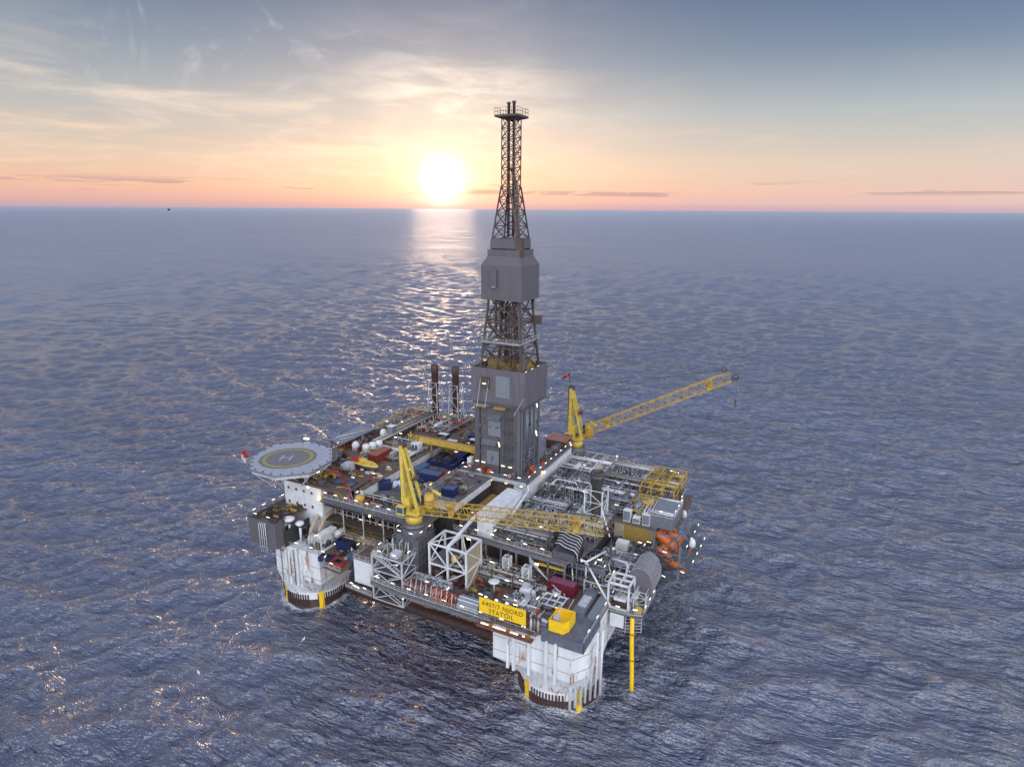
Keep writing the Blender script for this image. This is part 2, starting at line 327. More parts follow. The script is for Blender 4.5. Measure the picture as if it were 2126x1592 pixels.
# ------------------------------------------------------------------ mesh helpers
OFF = {}
class MB:
    def __init__(s): s.v = []; s.f = []; s.sm = []
    def add(s, vs, fs, smooth=False):
        b = len(s.v); s.v += [tuple(p) for p in vs]
        for f in fs: s.f.append(tuple(b + i for i in f)); s.sm.append(smooth)
        return s
    def box(s, x0, y0, z0, x1, y1, z1):
        x0, x1 = sorted((x0, x1)); y0, y1 = sorted((y0, y1)); z0, z1 = sorted((z0, z1))
        return s.add([(x0, y0, z0), (x1, y0, z0), (x1, y1, z0), (x0, y1, z0), (x0, y0, z1), (x1, y0, z1), (x1, y1, z1), (x0, y1, z1)],
                     [(0, 3, 2, 1), (4, 5, 6, 7), (0, 1, 5, 4), (1, 2, 6, 5), (2, 3, 7, 6), (3, 0, 4, 7)])
    def cb(s, x, y, z, dx, dy, dz): return s.box(x - dx / 2, y - dy / 2, z, x + dx / 2, y + dy / 2, z + dz)
    def beam(s, p, q, w=.2, h=None):
        h = h or w; p = Vector(p); q = Vector(q); u = (q - p)
        if u.length < 1e-5: return s
        u.normalize(); up = Vector((0, 0, 1)) if abs(u.z) < .95 else Vector((1, 0, 0))
        a = u.cross(up).normalized() * (w / 2); b = a.cross(u).normalized() * (h / 2)
        vs = [p - a - b, p + a - b, p + a + b, p - a + b, q - a - b, q + a - b, q + a + b, q - a + b]
        return s.add(vs, [(0, 1, 2, 3), (7, 6, 5, 4), (0, 4, 5, 1), (1, 5, 6, 2), (2, 6, 7, 3), (3, 7, 4, 0)])
    def tube(s, pts, r, n=7, caps=True):
        pts = [Vector(p) for p in pts]; rs = r if isinstance(r, (list, tuple)) else [r] * len(pts)
        u0 = (pts[1] - pts[0]).normalized(); up = Vector((0, 0, 1)) if abs(u0.z) < .9 else Vector((1, 0, 0))
        rings = []
        for i, p in enumerate(pts):
            d = (pts[min(i + 1, len(pts) - 1)] - pts[max(i - 1, 0)])
            d = d.normalized() if d.length > 1e-6 else u0
            a = d.cross(up)
            if a.length < .05: up = Vector((0, 1, 0)) if abs(d.y) < .9 else Vector((1, 0, 0)); a = d.cross(up)
            a.normalize(); b = a.cross(d).normalized(); up = b
            k = 1.0
            rings.append([p + (a * math.cos(2 * PI * j / n) + b * math.sin(2 * PI * j / n)) * rs[i] * k for j in range(n)])
        b0 = len(s.v)
        for rg in rings: s.v += [tuple(v) for v in rg]
        for i in range(len(rings) - 1):
            for j in range(n):
                s.f.append((b0 + i * n + j, b0 + i * n + (j + 1) % n, b0 + (i + 1) * n + (j + 1) % n, b0 + (i + 1) * n + j)); s.sm.append(True)
        if caps:
            s.f.append(tuple(b0 + j for j in range(n))[::-1]); s.sm.append(False)
            s.f.append(tuple(b0 + (len(rings) - 1) * n + j for j in range(n))); s.sm.append(False)
        return s
    def lathe(s, c, prof, n=24, axis=(0, 0, 1), smooth=True, caps=True):
        c = Vector(c); q = Vector((0, 0, 1)).rotation_difference(Vector(axis)); b0 = len(s.v)
        for r, z in prof:
            for j in range(n):
                s.v.append(tuple(c + q @ Vector((max(r, .001) * math.cos(2 * PI * j / n), max(r, .001) * math.sin(2 * PI * j / n), z))))
        for i in range(len(prof) - 1):
            for j in range(n):
                s.f.append((b0 + i * n + j, b0 + i * n + (j + 1) % n, b0 + (i + 1) * n + (j + 1) % n, b0 + (i + 1) * n + j)); s.sm.append(smooth)
        if caps:
            s.f.append(tuple(b0 + j for j in range(n))[::-1]); s.sm.append(False)
            s.f.append(tuple(b0 + (len(prof) - 1) * n + j for j in range(n))); s.sm.append(False)
        return s
    def prism(s, poly, z0, z1, poly2=None):
        n = len(poly); p2 = poly2 or poly
        vs = [(x, y, z0) for x, y in poly] + [(x, y, z1) for x, y in p2]
        return s.add(vs, [tuple(range(n))[::-1], tuple(range(n, 2 * n))] + [(i, (i + 1) % n, n + (i + 1) % n, n + i) for i in range(n)])
    def dome(s, c, r, h, n=16):
        return s.lathe(c, [(r * math.cos(a), h * math.sin(a)) for a in [i * PI / 2 / 6 for i in range(7)]], n)
    def torus(s, c, r, t, n=18, axis=(0, 0, 1), m=6):
        q = Vector((0, 0, 1)).rotation_difference(Vector(axis)); c = Vector(c)
        pts = [c + q @ Vector((r * math.cos(2 * PI * i / n), r * math.sin(2 * PI * i / n), 0)) for i in range(n + 1)]
        return s.tube(pts, t, m, False)
    def drum(s, p, q, r, n=16):
        p = Vector(p); q = Vector(q); L = (q - p).length; u = (q - p).normalized()
        pr = [(0, -r * .45), (r * .6, -r * .33), (r * .9, -r * .15), (r, 0)]
        for i in range(1, 4): z = L * i / 4; pr += [(r, z - .06), (r * 1.05, z - .05), (r * 1.05, z + .05), (r, z + .06)]
        pr += [(r, L), (r * .9, L + r * .15), (r * .6, L + r * .33), (0, L + r * .45)]
        return s.lathe(p, pr, n, u)
    def build(s, name, m, parent=None, local=False):
        me = bpy.data.meshes.new(name)
        off = (0, 0, 0) if (local or parent is None) else OFF.get(parent.name, (0, 0, 0))
        me.from_pydata([(a - off[0], b - off[1], c - off[2]) for a, b, c in s.v], [], s.f)
        me.polygons.foreach_set('use_smooth', s.sm)
        me.materials.append(MATS[m]); me.update()
        o = bpy.data.objects.new(name, me); col.objects.link(o)
        if parent: o.parent = parent; OFF[o.name] = OFF.get(parent.name, (0, 0, 0))
        return o

def thing(name, label, cat, loc=(0, 0, 0), rz=0.0, group=None):
    o = bpy.data.objects.new(name, None); col.objects.link(o); o.location = loc; o.rotation_euler = (0, 0, rz)
    o.empty_display_size = .5
    o['label'] = label; o['category'] = cat
    if group: o['group'] = group
    OFF[o.name] = tuple(loc); return o
def copy_tree(o, parent=None):
    c = o.copy(); col.objects.link(c)
    if parent: c.parent = parent
    for ch in list(o.children): copy_tree(ch, c)
    return c

LAMP = {}
def lamp(parent, p, ang=0.0, m='lamp', size=(.95, .15, .12), up=.0):
    """one tube light fitting, a part of what it is bolted to"""
    key = (m, size)
    if key not in LAMP:
        b = MB().box(-size[0] / 2, -size[1] / 2, 0, size[0] / 2, size[1] / 2, size[2])
        me = bpy.data.meshes.new('light_fitting'); me.from_pydata(b.v, [], b.f); me.materials.append(MATS[m]); LAMP[key] = me
    o = bpy.data.objects.new('light_fitting', LAMP[key]); col.objects.link(o); o.parent = parent
    off = OFF.get(parent.name, (0, 0, 0)); o.location = (p[0] - off[0], p[1] - off[1], p[2] - off[2]); o.rotation_euler = (R(25), 0, ang)
    return o
def rail(parent, pts, z, m='galv', h=1.15, step=2.0, t=.07, lights=0, kick=True, name='guard_rail'):
    b = MB()
    for (x0, y0), (x1, y1) in zip(pts, pts[1:]):
        L = math.hypot(x1 - x0, y1 - y0); n = max(1, round(L / step))
        for i in range(n + 1):
            x = x0 + (x1 - x0) * i / n; y = y0 + (y1 - y0) * i / n
            b.beam((x, y, z), (x, y, z + h), t)
        for hh in (h, h * .55): b.beam((x0, y0, z + hh), (x1, y1, z + hh), t)
        if kick: b.beam((x0, y0, z + .12), (x1, y1, z + .12), .04, .2)
        if lights:
            k = max(1, int(L / lights)); a = math.atan2(y1 - y0, x1 - x0)
            for i in range(k):
                f = (i + .5) / k; lamp(parent, (x0 + (x1 - x0) * f, y0 + (y1 - y0) * f, z + h + .25), a)
    return b.build(name, m, parent)
def lattice_tower(b, x0, y0, x1, y1, X0, Y0, X1, Y1, z0, z1, n, rl=.25, rb=.12, tube=False, kind='X', rings=True):
    """four legs from rectangle (x0..y1) at z0 to (X0..Y1) at z1"""
    A = [(x0, y0), (x1, y0), (x1, y1), (x0, y1)]; B = [(X0, Y0), (X1, Y0), (X1, Y1), (X0, Y1)]
    def P(i, t): return Vector((A[i][0] + (B[i][0] - A[i][0]) * t, A[i][1] + (B[i][1] - A[i][1]) * t, z0 + (z1 - z0) * t))
    for i in range(4): b.beam(P(i, 0), P(i, 1), rl * 2)
    for k in range(n):
        t0, t1 = k / n, (k + 1) / n
        for i in range(4):
            j = (i + 1) % 4
            if kind == 'X': b.beam(P(i, t0), P(j, t1), rb * 2); b.beam(P(j, t0), P(i, t1), rb * 2)
            elif kind == 'K':
                mid = (P(i, t1) + P(j, t1)) / 2; b.beam(P(i, t0), mid, rb * 2); b.beam(P(j, t0), mid, rb * 2)
            else:
                if k % 2: b.beam(P(i, t0), P(j, t1), rb * 2)
                else: b.beam(P(j, t0), P(i, t1), rb * 2)
            if rings: b.beam(P(i, t1), P(j, t1), rb * 2)
    if rings:
        for i in range(4): b.beam(P(i, 0), P((i + 1) % 4, 0), rb * 2)
    return b
def truss(b, p, q, w, h, n, rc=.14, rb=.07, tip=.5, root=.35):
    p = Vector(p); q = Vector(q); u = (q - p).normalized(); s = Vector((-u.y, u.x, 0)).normalized(); v = u.cross(s); v = -v if v.z < 0 else v
    L = (q - p).length
    def sec(t):
        k = 1.0
        if t < .1: k = root + (1 - root) * t / .1
        if t > .94: k = 1 - (1 - tip) * (t - .94) / .06
        c = p + u * (L * t)
        return [c + s * (w / 2 * min(1, k + .3)) , c - s * (w / 2 * min(1, k + .3)), c - s * (w / 2) * min(1, k + .3) + v * h * k, c + s * (w / 2) * min(1, k + .3) + v * h * k]
    S = [sec(i / n) for i in range(n + 1)]
    for a, c in zip(S, S[1:]):
        for i in range(4): b.beam(a[i], c[i], rc * 2)
    for i, (a, c) in enumerate(zip(S, S[1:])):
        for k in range(4):
            j = (k + 1) % 4
            b.beam(a[k], a[j], rb * 2)
            mid = (c[j] + a[j]) / 2
            b.beam(a[k], mid, rb * 2); b.beam(c[k], mid, rb * 2)
    return S
def text(body, size, m, parent, loc, rot, name='lettering', ext=.02, align='CENTER', sx=1.0):
    cu = bpy.data.curves.new(name, 'FONT'); cu.body = body; cu.size = size; cu.align_x = align; cu.extrude = ext; cu.space_character = 1.12
    t = bpy.data.objects.new(name, cu); col.objects.link(t); bpy.context.view_layer.update()
    me = bpy.data.meshes.new_from_object(t.evaluated_get(bpy.context.evaluated_depsgraph_get())); bpy.data.objects.remove(t)
    me.materials.clear(); me.materials.append(MATS[m])
    o = bpy.data.objects.new(name, me); col.objects.link(o); o.parent = parent
    off = OFF.get(parent.name, (0, 0, 0)) if parent else (0, 0, 0)
    o.location = (loc[0] - off[0], loc[1] - off[1], loc[2] - off[2]); o.rotation_euler = rot; o.scale = (sx, 1, 1)
    return o

# ================================================================== HULL
rnd = random.Random(3)
def column(root, poly, cc, r, ztop, label=None, marks=True, zt=9.0):
    c = MB()
    n = 32
    c.prism(poly, zt, ztop)
    # tapering skirt from the walled top to the round leg
    cx = sum(p[0] for p in poly) / len(poly); cy = sum(p[1] for p in poly) / len(poly)
    def hit(a):     # distance to polygon along direction a from centre
        best = 30
        for (x0, y0), (x1, y1) in zip(poly, poly[1:] + poly[:1]):
            dx, dy = math.cos(a), math.sin(a); ex, ey = x1 - x0, y1 - y0; den = dx * ey - dy * ex
            if abs(den) < 1e-9: continue
            t = ((x0 - cx) * ey - (y0 - cy) * ex) / den; u = ((x0 - cx) * dy - (y0 - cy) * dx) / den
            if t > 0 and -1e-6 <= u <= 1 + 1e-6: best = min(best, t)
        return best
    angs = sorted([2 * PI * i / 48 for i in range(48)] + [math.atan2(y - cy, x - cx) % (2 * PI) for x, y in poly])
    A = []; B = []; C_ = []
    for a in angs:
        t = hit(a); A.append((cx + t * math.cos(a), cy + t * math.sin(a), zt - .01)); B.append((cc[0] + r * 1.0 * math.cos(a), cc[1] + r * math.sin(a), 4.6)); C_.append((cc[0] + r * math.cos(a), cc[1] + r * math.sin(a), 2.6))
    m = len(angs)
    c.add(A + B + C_, [(i, (i + 1) % m, m + (i + 1) % m, m + i)[::-1] for i in range(m)] + [(m + i, m + (i + 1) % m, 2 * m + (i + 1) % m, 2 * m + i)[::-1] for i in range(m)])
    o = c.build('column', 'hull', root)
    MB().lathe((cc[0], cc[1], 0), [(r + .02, -6), (r + .02, 2.6)], 48).build('boot_top', 'hulldark', o)
    for zz in (12.6, 16.1):
        sm = MB(); pp = [(cx + (x - cx) * 1.004, cy + (y - cy) * 1.004) for x, y in poly]
        for (xa, ya), (xb, yb) in zip(pp, pp[1:] + pp[:1]): sm.beam((xa, ya, zz), (xb, yb, zz), .07, .12)
        sm.build('weld_seam', 'beige', o)
    for i in range(40):
        a = -PI + PI * .05 + i * (PI * 1.0) / 40
        x, y = cc[0] + (r + .08) * math.cos(a), cc[1] + (r + .08) * math.sin(a)
        if i % 14 > 10: continue
        MB().beam((x, y, .4), (x, y, 4.1), .3).build('fender', 'hulldark', o)
    if marks:
        for a in (-118, -40):
            g = MB(); ca, sa = math.cos(R(a)), math.sin(R(a)); x, y = cc[0] + (r + .2) * ca, cc[1] + (r + .2) * sa
            g.add([(x - .75 * -sa * -1, y - .75 * ca, -.5), (x + .75 * -sa, y + .75 * ca, -.5), (x + .75 * -sa, y + .75 * ca, 5.2), (x - .75 * -sa, y - .75 * ca, 5.2),
                   (x - .75 * -sa - .15 * ca, y - .75 * ca - .15 * sa, -.5), (x + .75 * -sa - .15 * ca, y + .75 * ca - .15 * sa, -.5), (x + .75 * -sa - .15 * ca, y + .75 * ca - .15 * sa, 5.2), (x - .75 * -sa - .15 * ca, y - .75 * ca - .15 * sa, 5.2)],
                  [(0, 1, 2, 3), (7, 6, 5, 4), (0, 4, 5, 1), (1, 5, 6, 2), (2, 6, 7, 3), (3, 7, 4, 0)])
            g.build('draft_mark', 'signyellow', o)
    return o
hull = thing('semisubmersible_hull', 'white rust-streaked hull columns and dark decks of the platform standing in the sea', 'oil platform', (-10, 0, 0))
polyL = [(-60.3, -30.5), (-54.2, -36), (-39, -36), (-39, -16), (-60.3, -16)]
polyR = [(12.7, -38.6), (31, -38.6), (33.5, -35), (33.5, -17), (12.7, -17)]
cl = column(hull, polyL, (-51.3, -25), 8.7, 19.9, zt=11.4)
cr = column(hull, polyR, (24, -27.5), 9.2, 19.9, zt=10.5)
column(hull, [(-59, 30), (-39, 30), (-39, 48), (-59, 48)], (-49.5, 39), 8.8, 19.9, marks=False)
column(hull, [(14, 30), (32, 30), (32, 46), (14, 46)], (23, 38), 8.8, 19.9, marks=False)
# pilasters and pipes on the two near columns
for o, xs, y in ((cl, (-50.2, -48.8, -46.4, -44.9), -36), (cr, (16.5, 18.0, 21.5, 25.5, 27.5), -38.6)):
    for i, x in enumerate(xs):
        MB().beam((x, y - .35, 9.3), (x, y - .35, 19), .75 if i % 2 else .45, .6).build('stiffener', 'hull', o)
b = MB()
for x in (-47.6, -52.1): b.beam((x, -36.2, 9), (x, -36.2, 19.5), .12)
for i in range(24): b.beam((-47.9, -36.3, 9.3 + i * .43), (-47.3, -36.3, 9.3 + i * .43), .06)
b.build('ladder', 'steeldark', cl)
b = MB()
for i in range(7): b.tube([(30.2 + i * .7, -36.6 + i * 1.2, 18.5), (30.2 + i * .7, -36.6 + i * 1.2, 2)], .33, 8)
b.build('riser_pipes', 'hull', cr)
for x, y in ((-36, -8), (-31, -13), (-26, -6), (-20, -12), (-8, -8), (-3, -12), (4, -6), (9, -14)):
    lamp(hull, (x, y, 14.0), 0, 'lampwarm', (2.2, .7, .25))  # unseen warm lamps added below deck for golden glints on the water
# main deck plating (open towards the sea between the columns)
d = MB()
d.box(-58, -30, 17.0, -39, 46, 19.95).box(-38.99, -31.5, 17.2, 12.69, 40, 19.97).box(12.7, -16.9, 17, 38, 44, 19.95)
d.build('main_deck', 'deckbrown', hull)
d = MB()
for y in (-31, -18, -4, 10, 24, 38): d.box(-38.9, y, 14.6, 12.6, y + 1.2, 17.19)
for x in (-30, -14, 0): d.box(x, -30.9, 15.0, x + 1.2, 38, 17.18)
d.build('deck_girder', 'dark', hull)
for p, q in (((-42, -30, 5), (14, -30, 16)), ((-42, -28, 14), (-20, -29, 15.5))):
    pass
b = MB(); b.tube([(-43, -23, 2.6), (16, -23, 2.6)], 1.3, 14); b.build('horizontal_brace', 'hulldark', hull)
b = MB(); b.tube([(-51, -17, 2.6), (-51, 32, 2.6)], 1.3, 14); b.build('horizontal_brace', 'hulldark', hull)
b = MB(); b.tube([(24, -18, 2.6), (24, 32, 2.6)], 1.3, 14); b.build('horizontal_brace', 'hulldark', hull)
# outboard deck extension beside the left column
MB().prism([(-39, -36), (-36, -36), (-34.6, -39.2), (-28.9, -39.6), (-28.9, -31.6), (-39, -31.6)], 19.3, 20.0).build('side_deck', 'deckbrown', hull)
MB().prism([(-28.9, -38.0), (-20.4, -38.6), (-20.4, -36.8), (-28.9, -36.2)], 15.0, 15.4).build('low_walkway', 'deck', hull)
MB().prism([(-20.3, -38.6), (-11, -39.6), (12.6, -39.6), (12.6, -31.5), (-20.3, -31.5)], 19.2, 19.9).build('front_walkway', 'deck', hull)
b = MB()
for i in range(17):
    x = -19.5 + i * 1.9; b.beam((x, -38.2 if x < -12 else -39.2, 19.2), (x, -33, 17.4), .16)
b.beam((-20.3, -38.7, 19.0), (-11, -39.6, 19.0), .35, .6).beam((-11, -39.6, 19.0), (12.6, -39.6, 19.0), .35, .6)
b.build('walkway_bracket', 'steel', hull)
MB().prism([(12.7, -39.9), (23.2, -39.9), (24.2, -38.7), (33.4, -38.7), (33.5, -17), (12.7, -17)], 20.0, 20.6).build('column_top_deck', 'deckbrown', hull)
rail(hull, [(-60.2, -30.5), (-54.2, -35.9), (-39, -35.9), (-36, -36), (-34.6, -39.1), (-28.9, -39.5)], 20, lights=4.5)
rail(hull, [(-28.9, -38), (-20.4, -38.6)], 15.4, lights=3)
rail(hull, [(-20.3, -38.6), (-11, -39.5), (12.6, -39.5), (23.2, -39.8)], 19.9, lights=4.2)

# ================================================================== quarter block with the accommodation
q = thing('quarters_block', 'white block of cabins with small square windows beneath the helideck', 'building', (-51, -28, 20))
w = MB().box(-57.6, -28, 20, -44.4, -6, 33.9).build('wall', 'white', q)
for row, z in ((0, 31.6), (1, 27.6)):
    for i in range(4):
        x = -56.3 + i * 2.75
        f = MB().box(x - .1, -28.09, z - .1, x + .75, -28.0, z + .8).build('window', 'galv', q)
        MB().box(x, -28.13, z, x + .65, -28.09, z + .7).build('pane', 'glass', f)
MB().box(-57.9, -28.3, 33.95, -36, -5, 34.3).build('roof', 'deckbrown', q)
rail(q, [(-57.8, -28.2), (-36, -28.2)], 34.3, m='steeldark', lights=0)
lamp(q, (-48.3, -28.6, 33.6), 0, 'lamp', (.7, .4, .4))

# ================================================================== upper (pipe) deck block
u = thing('pipe_deck_block', 'long raised deck block with white framed open front and lit edge walkway', 'deck module', (-31, -28, 20))
MB().box(-44.3, -28, 31.0, -11.2, 1, 31.9).build('deck_plate', 'deck', u)
MB().box(-33.4, 1.01, 31.0, -18.6, 34, 31.9).build('deck_plate', 'deck', u)
MB().box(-62, -5, 31.2, -33.9, 42, 33.6).build('deck_plate', 'deckbrown', u)
MB().box(-60, -4, 20, -20, 40, 31.2).build('wall', 'brown', u)
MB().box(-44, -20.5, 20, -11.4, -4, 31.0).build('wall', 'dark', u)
b = MB()
for i in range(17):
    x = -43.2 + i * 1.95
    b.beam((x, -24.5, 20), (x, -24.5, 31), .16)
for i in range(6):
    x = -44.1 + i * 6.5; b.beam((x, -27.7, 20), (x, -27.7, 31), .22)
for z in (23.2, 25.9, 28.6): b.beam((-44, -24.4, z), (-12, -24.4, z), .16)
for i in range(4):
    x = -41 + i * 7.5; b.beam((x, -24.3, 20), (x + 3.9, -24.3, 25.9), .16); b.beam((x + 3.9, -24.3, 25.9), (x + 5.8, -24.3, 28.6), .16)
b.build('wind_frame', 'galv', u)
b = MB()
for z in (25.0, 29.3): b.box(-44, -27.9, z, -18, -20.6, z + .25)
b.build('mezzanine', 'brown', u)
b = MB().box(-44.3, -28.6, 30.6, -16.6, -28.02, 31.9); b.beam((-44.3, -28.7, 30.6), (-16.6, -28.7, 30.6), .25); b.build('edge_girder', 'steeldark', u)
rail(u, [(-44.3, -28.4), (-17, -28.4)], 31.9, lights=3.2)
rail(u, [(-36.5, -24), (-21, -24)], 31.9, step=3.2, t=.16, h=1.7, kick=False)
MB().box(-34.2, -24.5, 31.9, -33.5, 30, 34.4).build('bulkhead', 'white', u)
MB().box(-34.6, -24.7, 34.4, -33.1, 30, 34.65).build('bulkhead_cap', 'deckbrown', u)
MB().box(-34.2, -6, 31.95, -33.42, -4.6, 34).build('doorway', 'black', u)
for i in range(4):
    pts = []
    lamp(u, (-40 + i * 6.5, -24.8, 29.0), 0, 'lamp')
for x, y, z in ((-42, -22, 25.6), (-35, -22, 25.4), (-28.5, -22.2, 25.6), (-24, -22, 24)): lamp(u, (x, y - 2, z), 0, 'lamp')
lamp(u, (-44.6, -28.9, 31.2), 0, 'lampwarm', (.35, .35, .3)); lamp(u, (-27.8, -28.9, 30.2), 0, 'lampwarm', (.3, .3, .3)); lamp(u, (-40, -24, 21.5), 0, 'lampwarm', (.5, .2, .2))

# raised deck left of the bulkhead
rs = thing('raised_walkway_deck', 'raised brown deck left of the long white bulkhead carrying the boat and red container', 'deck module', (-40, -14, 31.9))
MB().box(-44.3, -21, 31.95, -34.25, -4.9, 34.0).build('deck_plate', 'brown', rs)
b = MB()
for i in range(5): b.box(-38.2 + i * .8, -18, 34.0, -37.8 + i * .8, 22, 34.25)
b.build('skid_rail', 'steeldark', rs)
rail(rs, [(-44.3, -21), (-34.6, -21)], 34.0, m='steeldark', lights=6)
rail(rs, [(-61.9, -4.8), (-61.9, 41.5), (-36, 41.5)], 33.6, m='steeldark', lights=6)

# right raised laydown deck between crane and drilling module
ld = thing('laydown_deck', 'raised laydown deck with white side wall holding one small blue container', 'deck module', (-13, -11, 31.9))
MB().box(-18.4, -19.8, 31.92, -8.2, -1.2, 34).build('side_wall', 'white', ld)
MB().box(-18.6, -20, 34.0, -8.0, -1.2, 34.15).build('deck_plate', 'deck', ld)
rail(ld, [(-8.2, -19.8), (-18.4, -19.8), (-18.4, -2)], 34.15, m='galv', lights=7)
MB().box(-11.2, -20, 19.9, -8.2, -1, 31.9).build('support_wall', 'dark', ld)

# ================================================================== windwalled box on the left column top
lb = thing('winch_windwall', 'dark grey clad box with open lit roof deck on the left column corner', 'deck module', (-53, -33, 20))
bx = MB(); bx.box(-58.9, -39.6, 20.6, -58.6, -26.2, 27.6).box(-58.6, -39.6, 20.6, -49.6, -39.3, 27.6).box(-49.9, -39.3, 20.6, -49.6, -37, 27.6).build('cladding', 'clad', lb)
b = MB(); b.box(-58.6, -39.3, 26.7, -49.9, -26.2, 26.95).build('roof_deck', 'deckbrown', lb)
b = MB()
for i in range(8): b.beam((-58.3 + i * 1.15, -39, 27.2), (-58.3 + i * 1.15, -32, 27.2), .18)
for i in range(3): b.beam((-58.4, -38 + i * 2.6, 27.3), (-50, -38 + i * 2.6, 27.3), .14)
b.build('roof_beam', 'dark', lb)
b = MB(); b.box(-55.5, -31, 27, -51.2, -30.4, 27.4).box(-55.5, -31, 27, -54.9, -28, 27.4); b.build('lifting_beam', 'yellow', lb)
b = MB()
for i in range(4): b.tube([(-55 + i * .75, -39.9, 19.0), (-55 + i * .75, -39.9, 26.6 + .2 * i), (-54.8 + i * .75, -38.7, 27.6)], .13, 6)
b.build('vent_pipe', 'galv', lb)
MB().box(-49.55, -37, 20, -49.3, -27, 24.5).build('inner_wall', 'dark', lb)
b = MB()
for i in range(9): x = -58.4 + i * 1.08; b.beam((x, -39.64, 20.7), (x, -39.64, 27.5), .07)
for i in range(11): y = -39.2 + i * 1.25; b.beam((-58.94, y, 20.7), (-58.94, y, 27.5), .07)
for z in (22.9, 25.2): b.beam((-58.95, -39.65, z), (-49.6, -39.65, z), .08).beam((-58.95, -39.6, z), (-58.95, -26.3, z), .08)
b.build('cladding_rib', 'steel', lb)
rail(lb, [(-49.7, -39.4), (-58.7, -39.4), (-58.7, -26.3), (-50, -26.3)], 27.6, m='steeldark', lights=3.2)
for p, q_ in (((-58, -36.2, 20), (-58, -36.2, 26.7)), ((-50, -36.3, 20), (-50, -36.3, 26.7)), ((-55, -36, 19), (-55, -39.2, 21)), ((-51, -36, 18), (-51, -39.2, 21))): MB().beam(p, q_, .3).build('support', 'steel', lb)

# machinery on the column top
mm = thing('winch_machinery', 'dense brown winches, hoses and pipes crowding the left column top', 'machinery', (-45, -32, 20))
for i in range(26):
    r = random.Random(900 + i); x = r.uniform(-49, -40.5); y = r.uniform(-35, -29); z = 20
    k = r.random(); b = MB()
    if k < .4: b.box(x, y, z, x + r.uniform(.4, 1.6), y + r.uniform(.4, 1.4), z + r.uniform(.5, 2.0)); b.build('control_box', r.choice(['brown', 'steeldark', 'dark', 'galv', 'redbrown']), mm)
    elif k < .6: b.drum((x, y, z + .9), (x + r.uniform(.8, 1.8), y, z + .9), r.uniform(.4, .7), 12); b.build('winch_drum', r.choice(['brown', 'steel', 'dark']), mm)
    else:
        h = r.uniform(1.2, 3.6); b.tube([(x, y, z), (x, y, z + h), (x + r.uniform(-1.5, 1.5), y + .4, z + h), (x + r.uniform(-1, 1), y + 2, z + h * .8)], r.uniform(.06, .13), 6); b.build('pipe', r.choice(['galv', 'brown', 'beige', 'steel', 'brown']), mm)
for (x0, y0, x1, y1) in ((-45.4, -32.5, -46.3, -21), (-43.4, -31.5, -44.3, -21)):
    MB().tube([(x0, y0, 20.5), (x0, y0 + 1, 23.6), (x0 - .2, y0 + 3, 25.6), (x1, y1 - 3, 26.2), (x1, y1, 26.2)], .55, 10).build('exhaust_duct', 'beige', mm)
MB().box(-42.4, -33.4, 20, -40.4, -27.5, 23.6).build('tank', 'white', mm)
b = MB()
for i in range(5): b.tube([(-43.6 + i * .42, -34.6 + .12 * i, 20), (-43.6 + i * .42, -34.6 + .12 * i, 23.2), (-43.4 + i * .42, -33, 23.8)], .15, 6)
b.build('riser_pipe', 'galv', mm)
lamp(mm, (-41.5, -33.8, 23.9), R(60), 'lamp')
for (x, y, h, r, lab) in ((-50.1, -34.4, 6.6, 1.45, 'taller white flat satellite dome left of its twin above the column top'), (-47.6, -33.2, 5.4, 1.1, 'smaller white flat satellite dome right of its twin above the column top')):
    a = thing('satellite_dome', lab, 'satellite dome', (x, y, 20), group='satellite domes on the left column top')
    MB().tube([(x, y, 20), (x, y, 20 + h)], .3, 10).build('mast', 'white', a)
    MB().lathe((x, y, 20 + h), [(r * .6, -.5), (r, 0), (r * 1.02, .25), (r * .85, .55), (r * .4, .75), (0, .8)], 20).build('dome', 'white', a)
    MB().lathe((x, y, 20 + h - .9), [(r * .5, 0), (r * .6, .4)], 16).build('collar', 'black', a)

# ================================================================== HELIDECK
hd = thing('helideck', 'octagonal white helideck with yellow ring and letter H over the left corner', 'helideck', (-56, -26.5, 34))
oc = [(-65.6, -30.9), (-67.4, -21.2), (-60.4, -15.0), (-50.8, -16.0), (-44.9, -22.6), (-43.9, -31.9), (-50.2, -37.6), (-59.3, -37.2)]
HC = (-56.3, -27.0)
def scl(p, k): return [(HC[0] + (x - HC[0]) * k, HC[1] + (y - HC[1]) * k) for x, y in p]
MB().prism(scl(oc, .97), 39.35, 39.99, oc).build('deck_plate', 'heliwhite', hd)
MB().lathe((*HC, 40.0), [(7.6, 0), (7.6, .02)], 14).build('marking', 'heligrey', hd)
mk = MB(); 
n = 60
for i in range(n):
    a0, a1 = 2 * PI * i / n, 2 * PI * (i + 1) / n
    P = [(HC[0] + rr * math.cos(a), HC[1] + rr * math.sin(a), 40.03) for rr, a in ((5.7, a0), (6.6, a0), (6.6, a1), (5.7, a1))]
    mk.add(P, [(0, 1, 2, 3)])
mk.build('marking', 'heliyellow', hd)
text('H', 5.2, 'helih', hd, (HC[0] + .3, HC[1] - 1.7, 40.03), (0, 0, R(26)), 'marking', .005)
b = MB()
for i in range(24):
    a = 2 * PI * i / 24 + .1; b.beam((HC[0] + 7.9 * math.cos(a), HC[1] + 7.9 * math.sin(a), 40.01), (HC[0] + 10.4 * math.cos(a), HC[1] + 10.4 * math.sin(a), 40.01), .08, .03)
b.build('deck_seam', 'cladlight', hd)
b = MB(); o2 = scl(oc, 1.11)
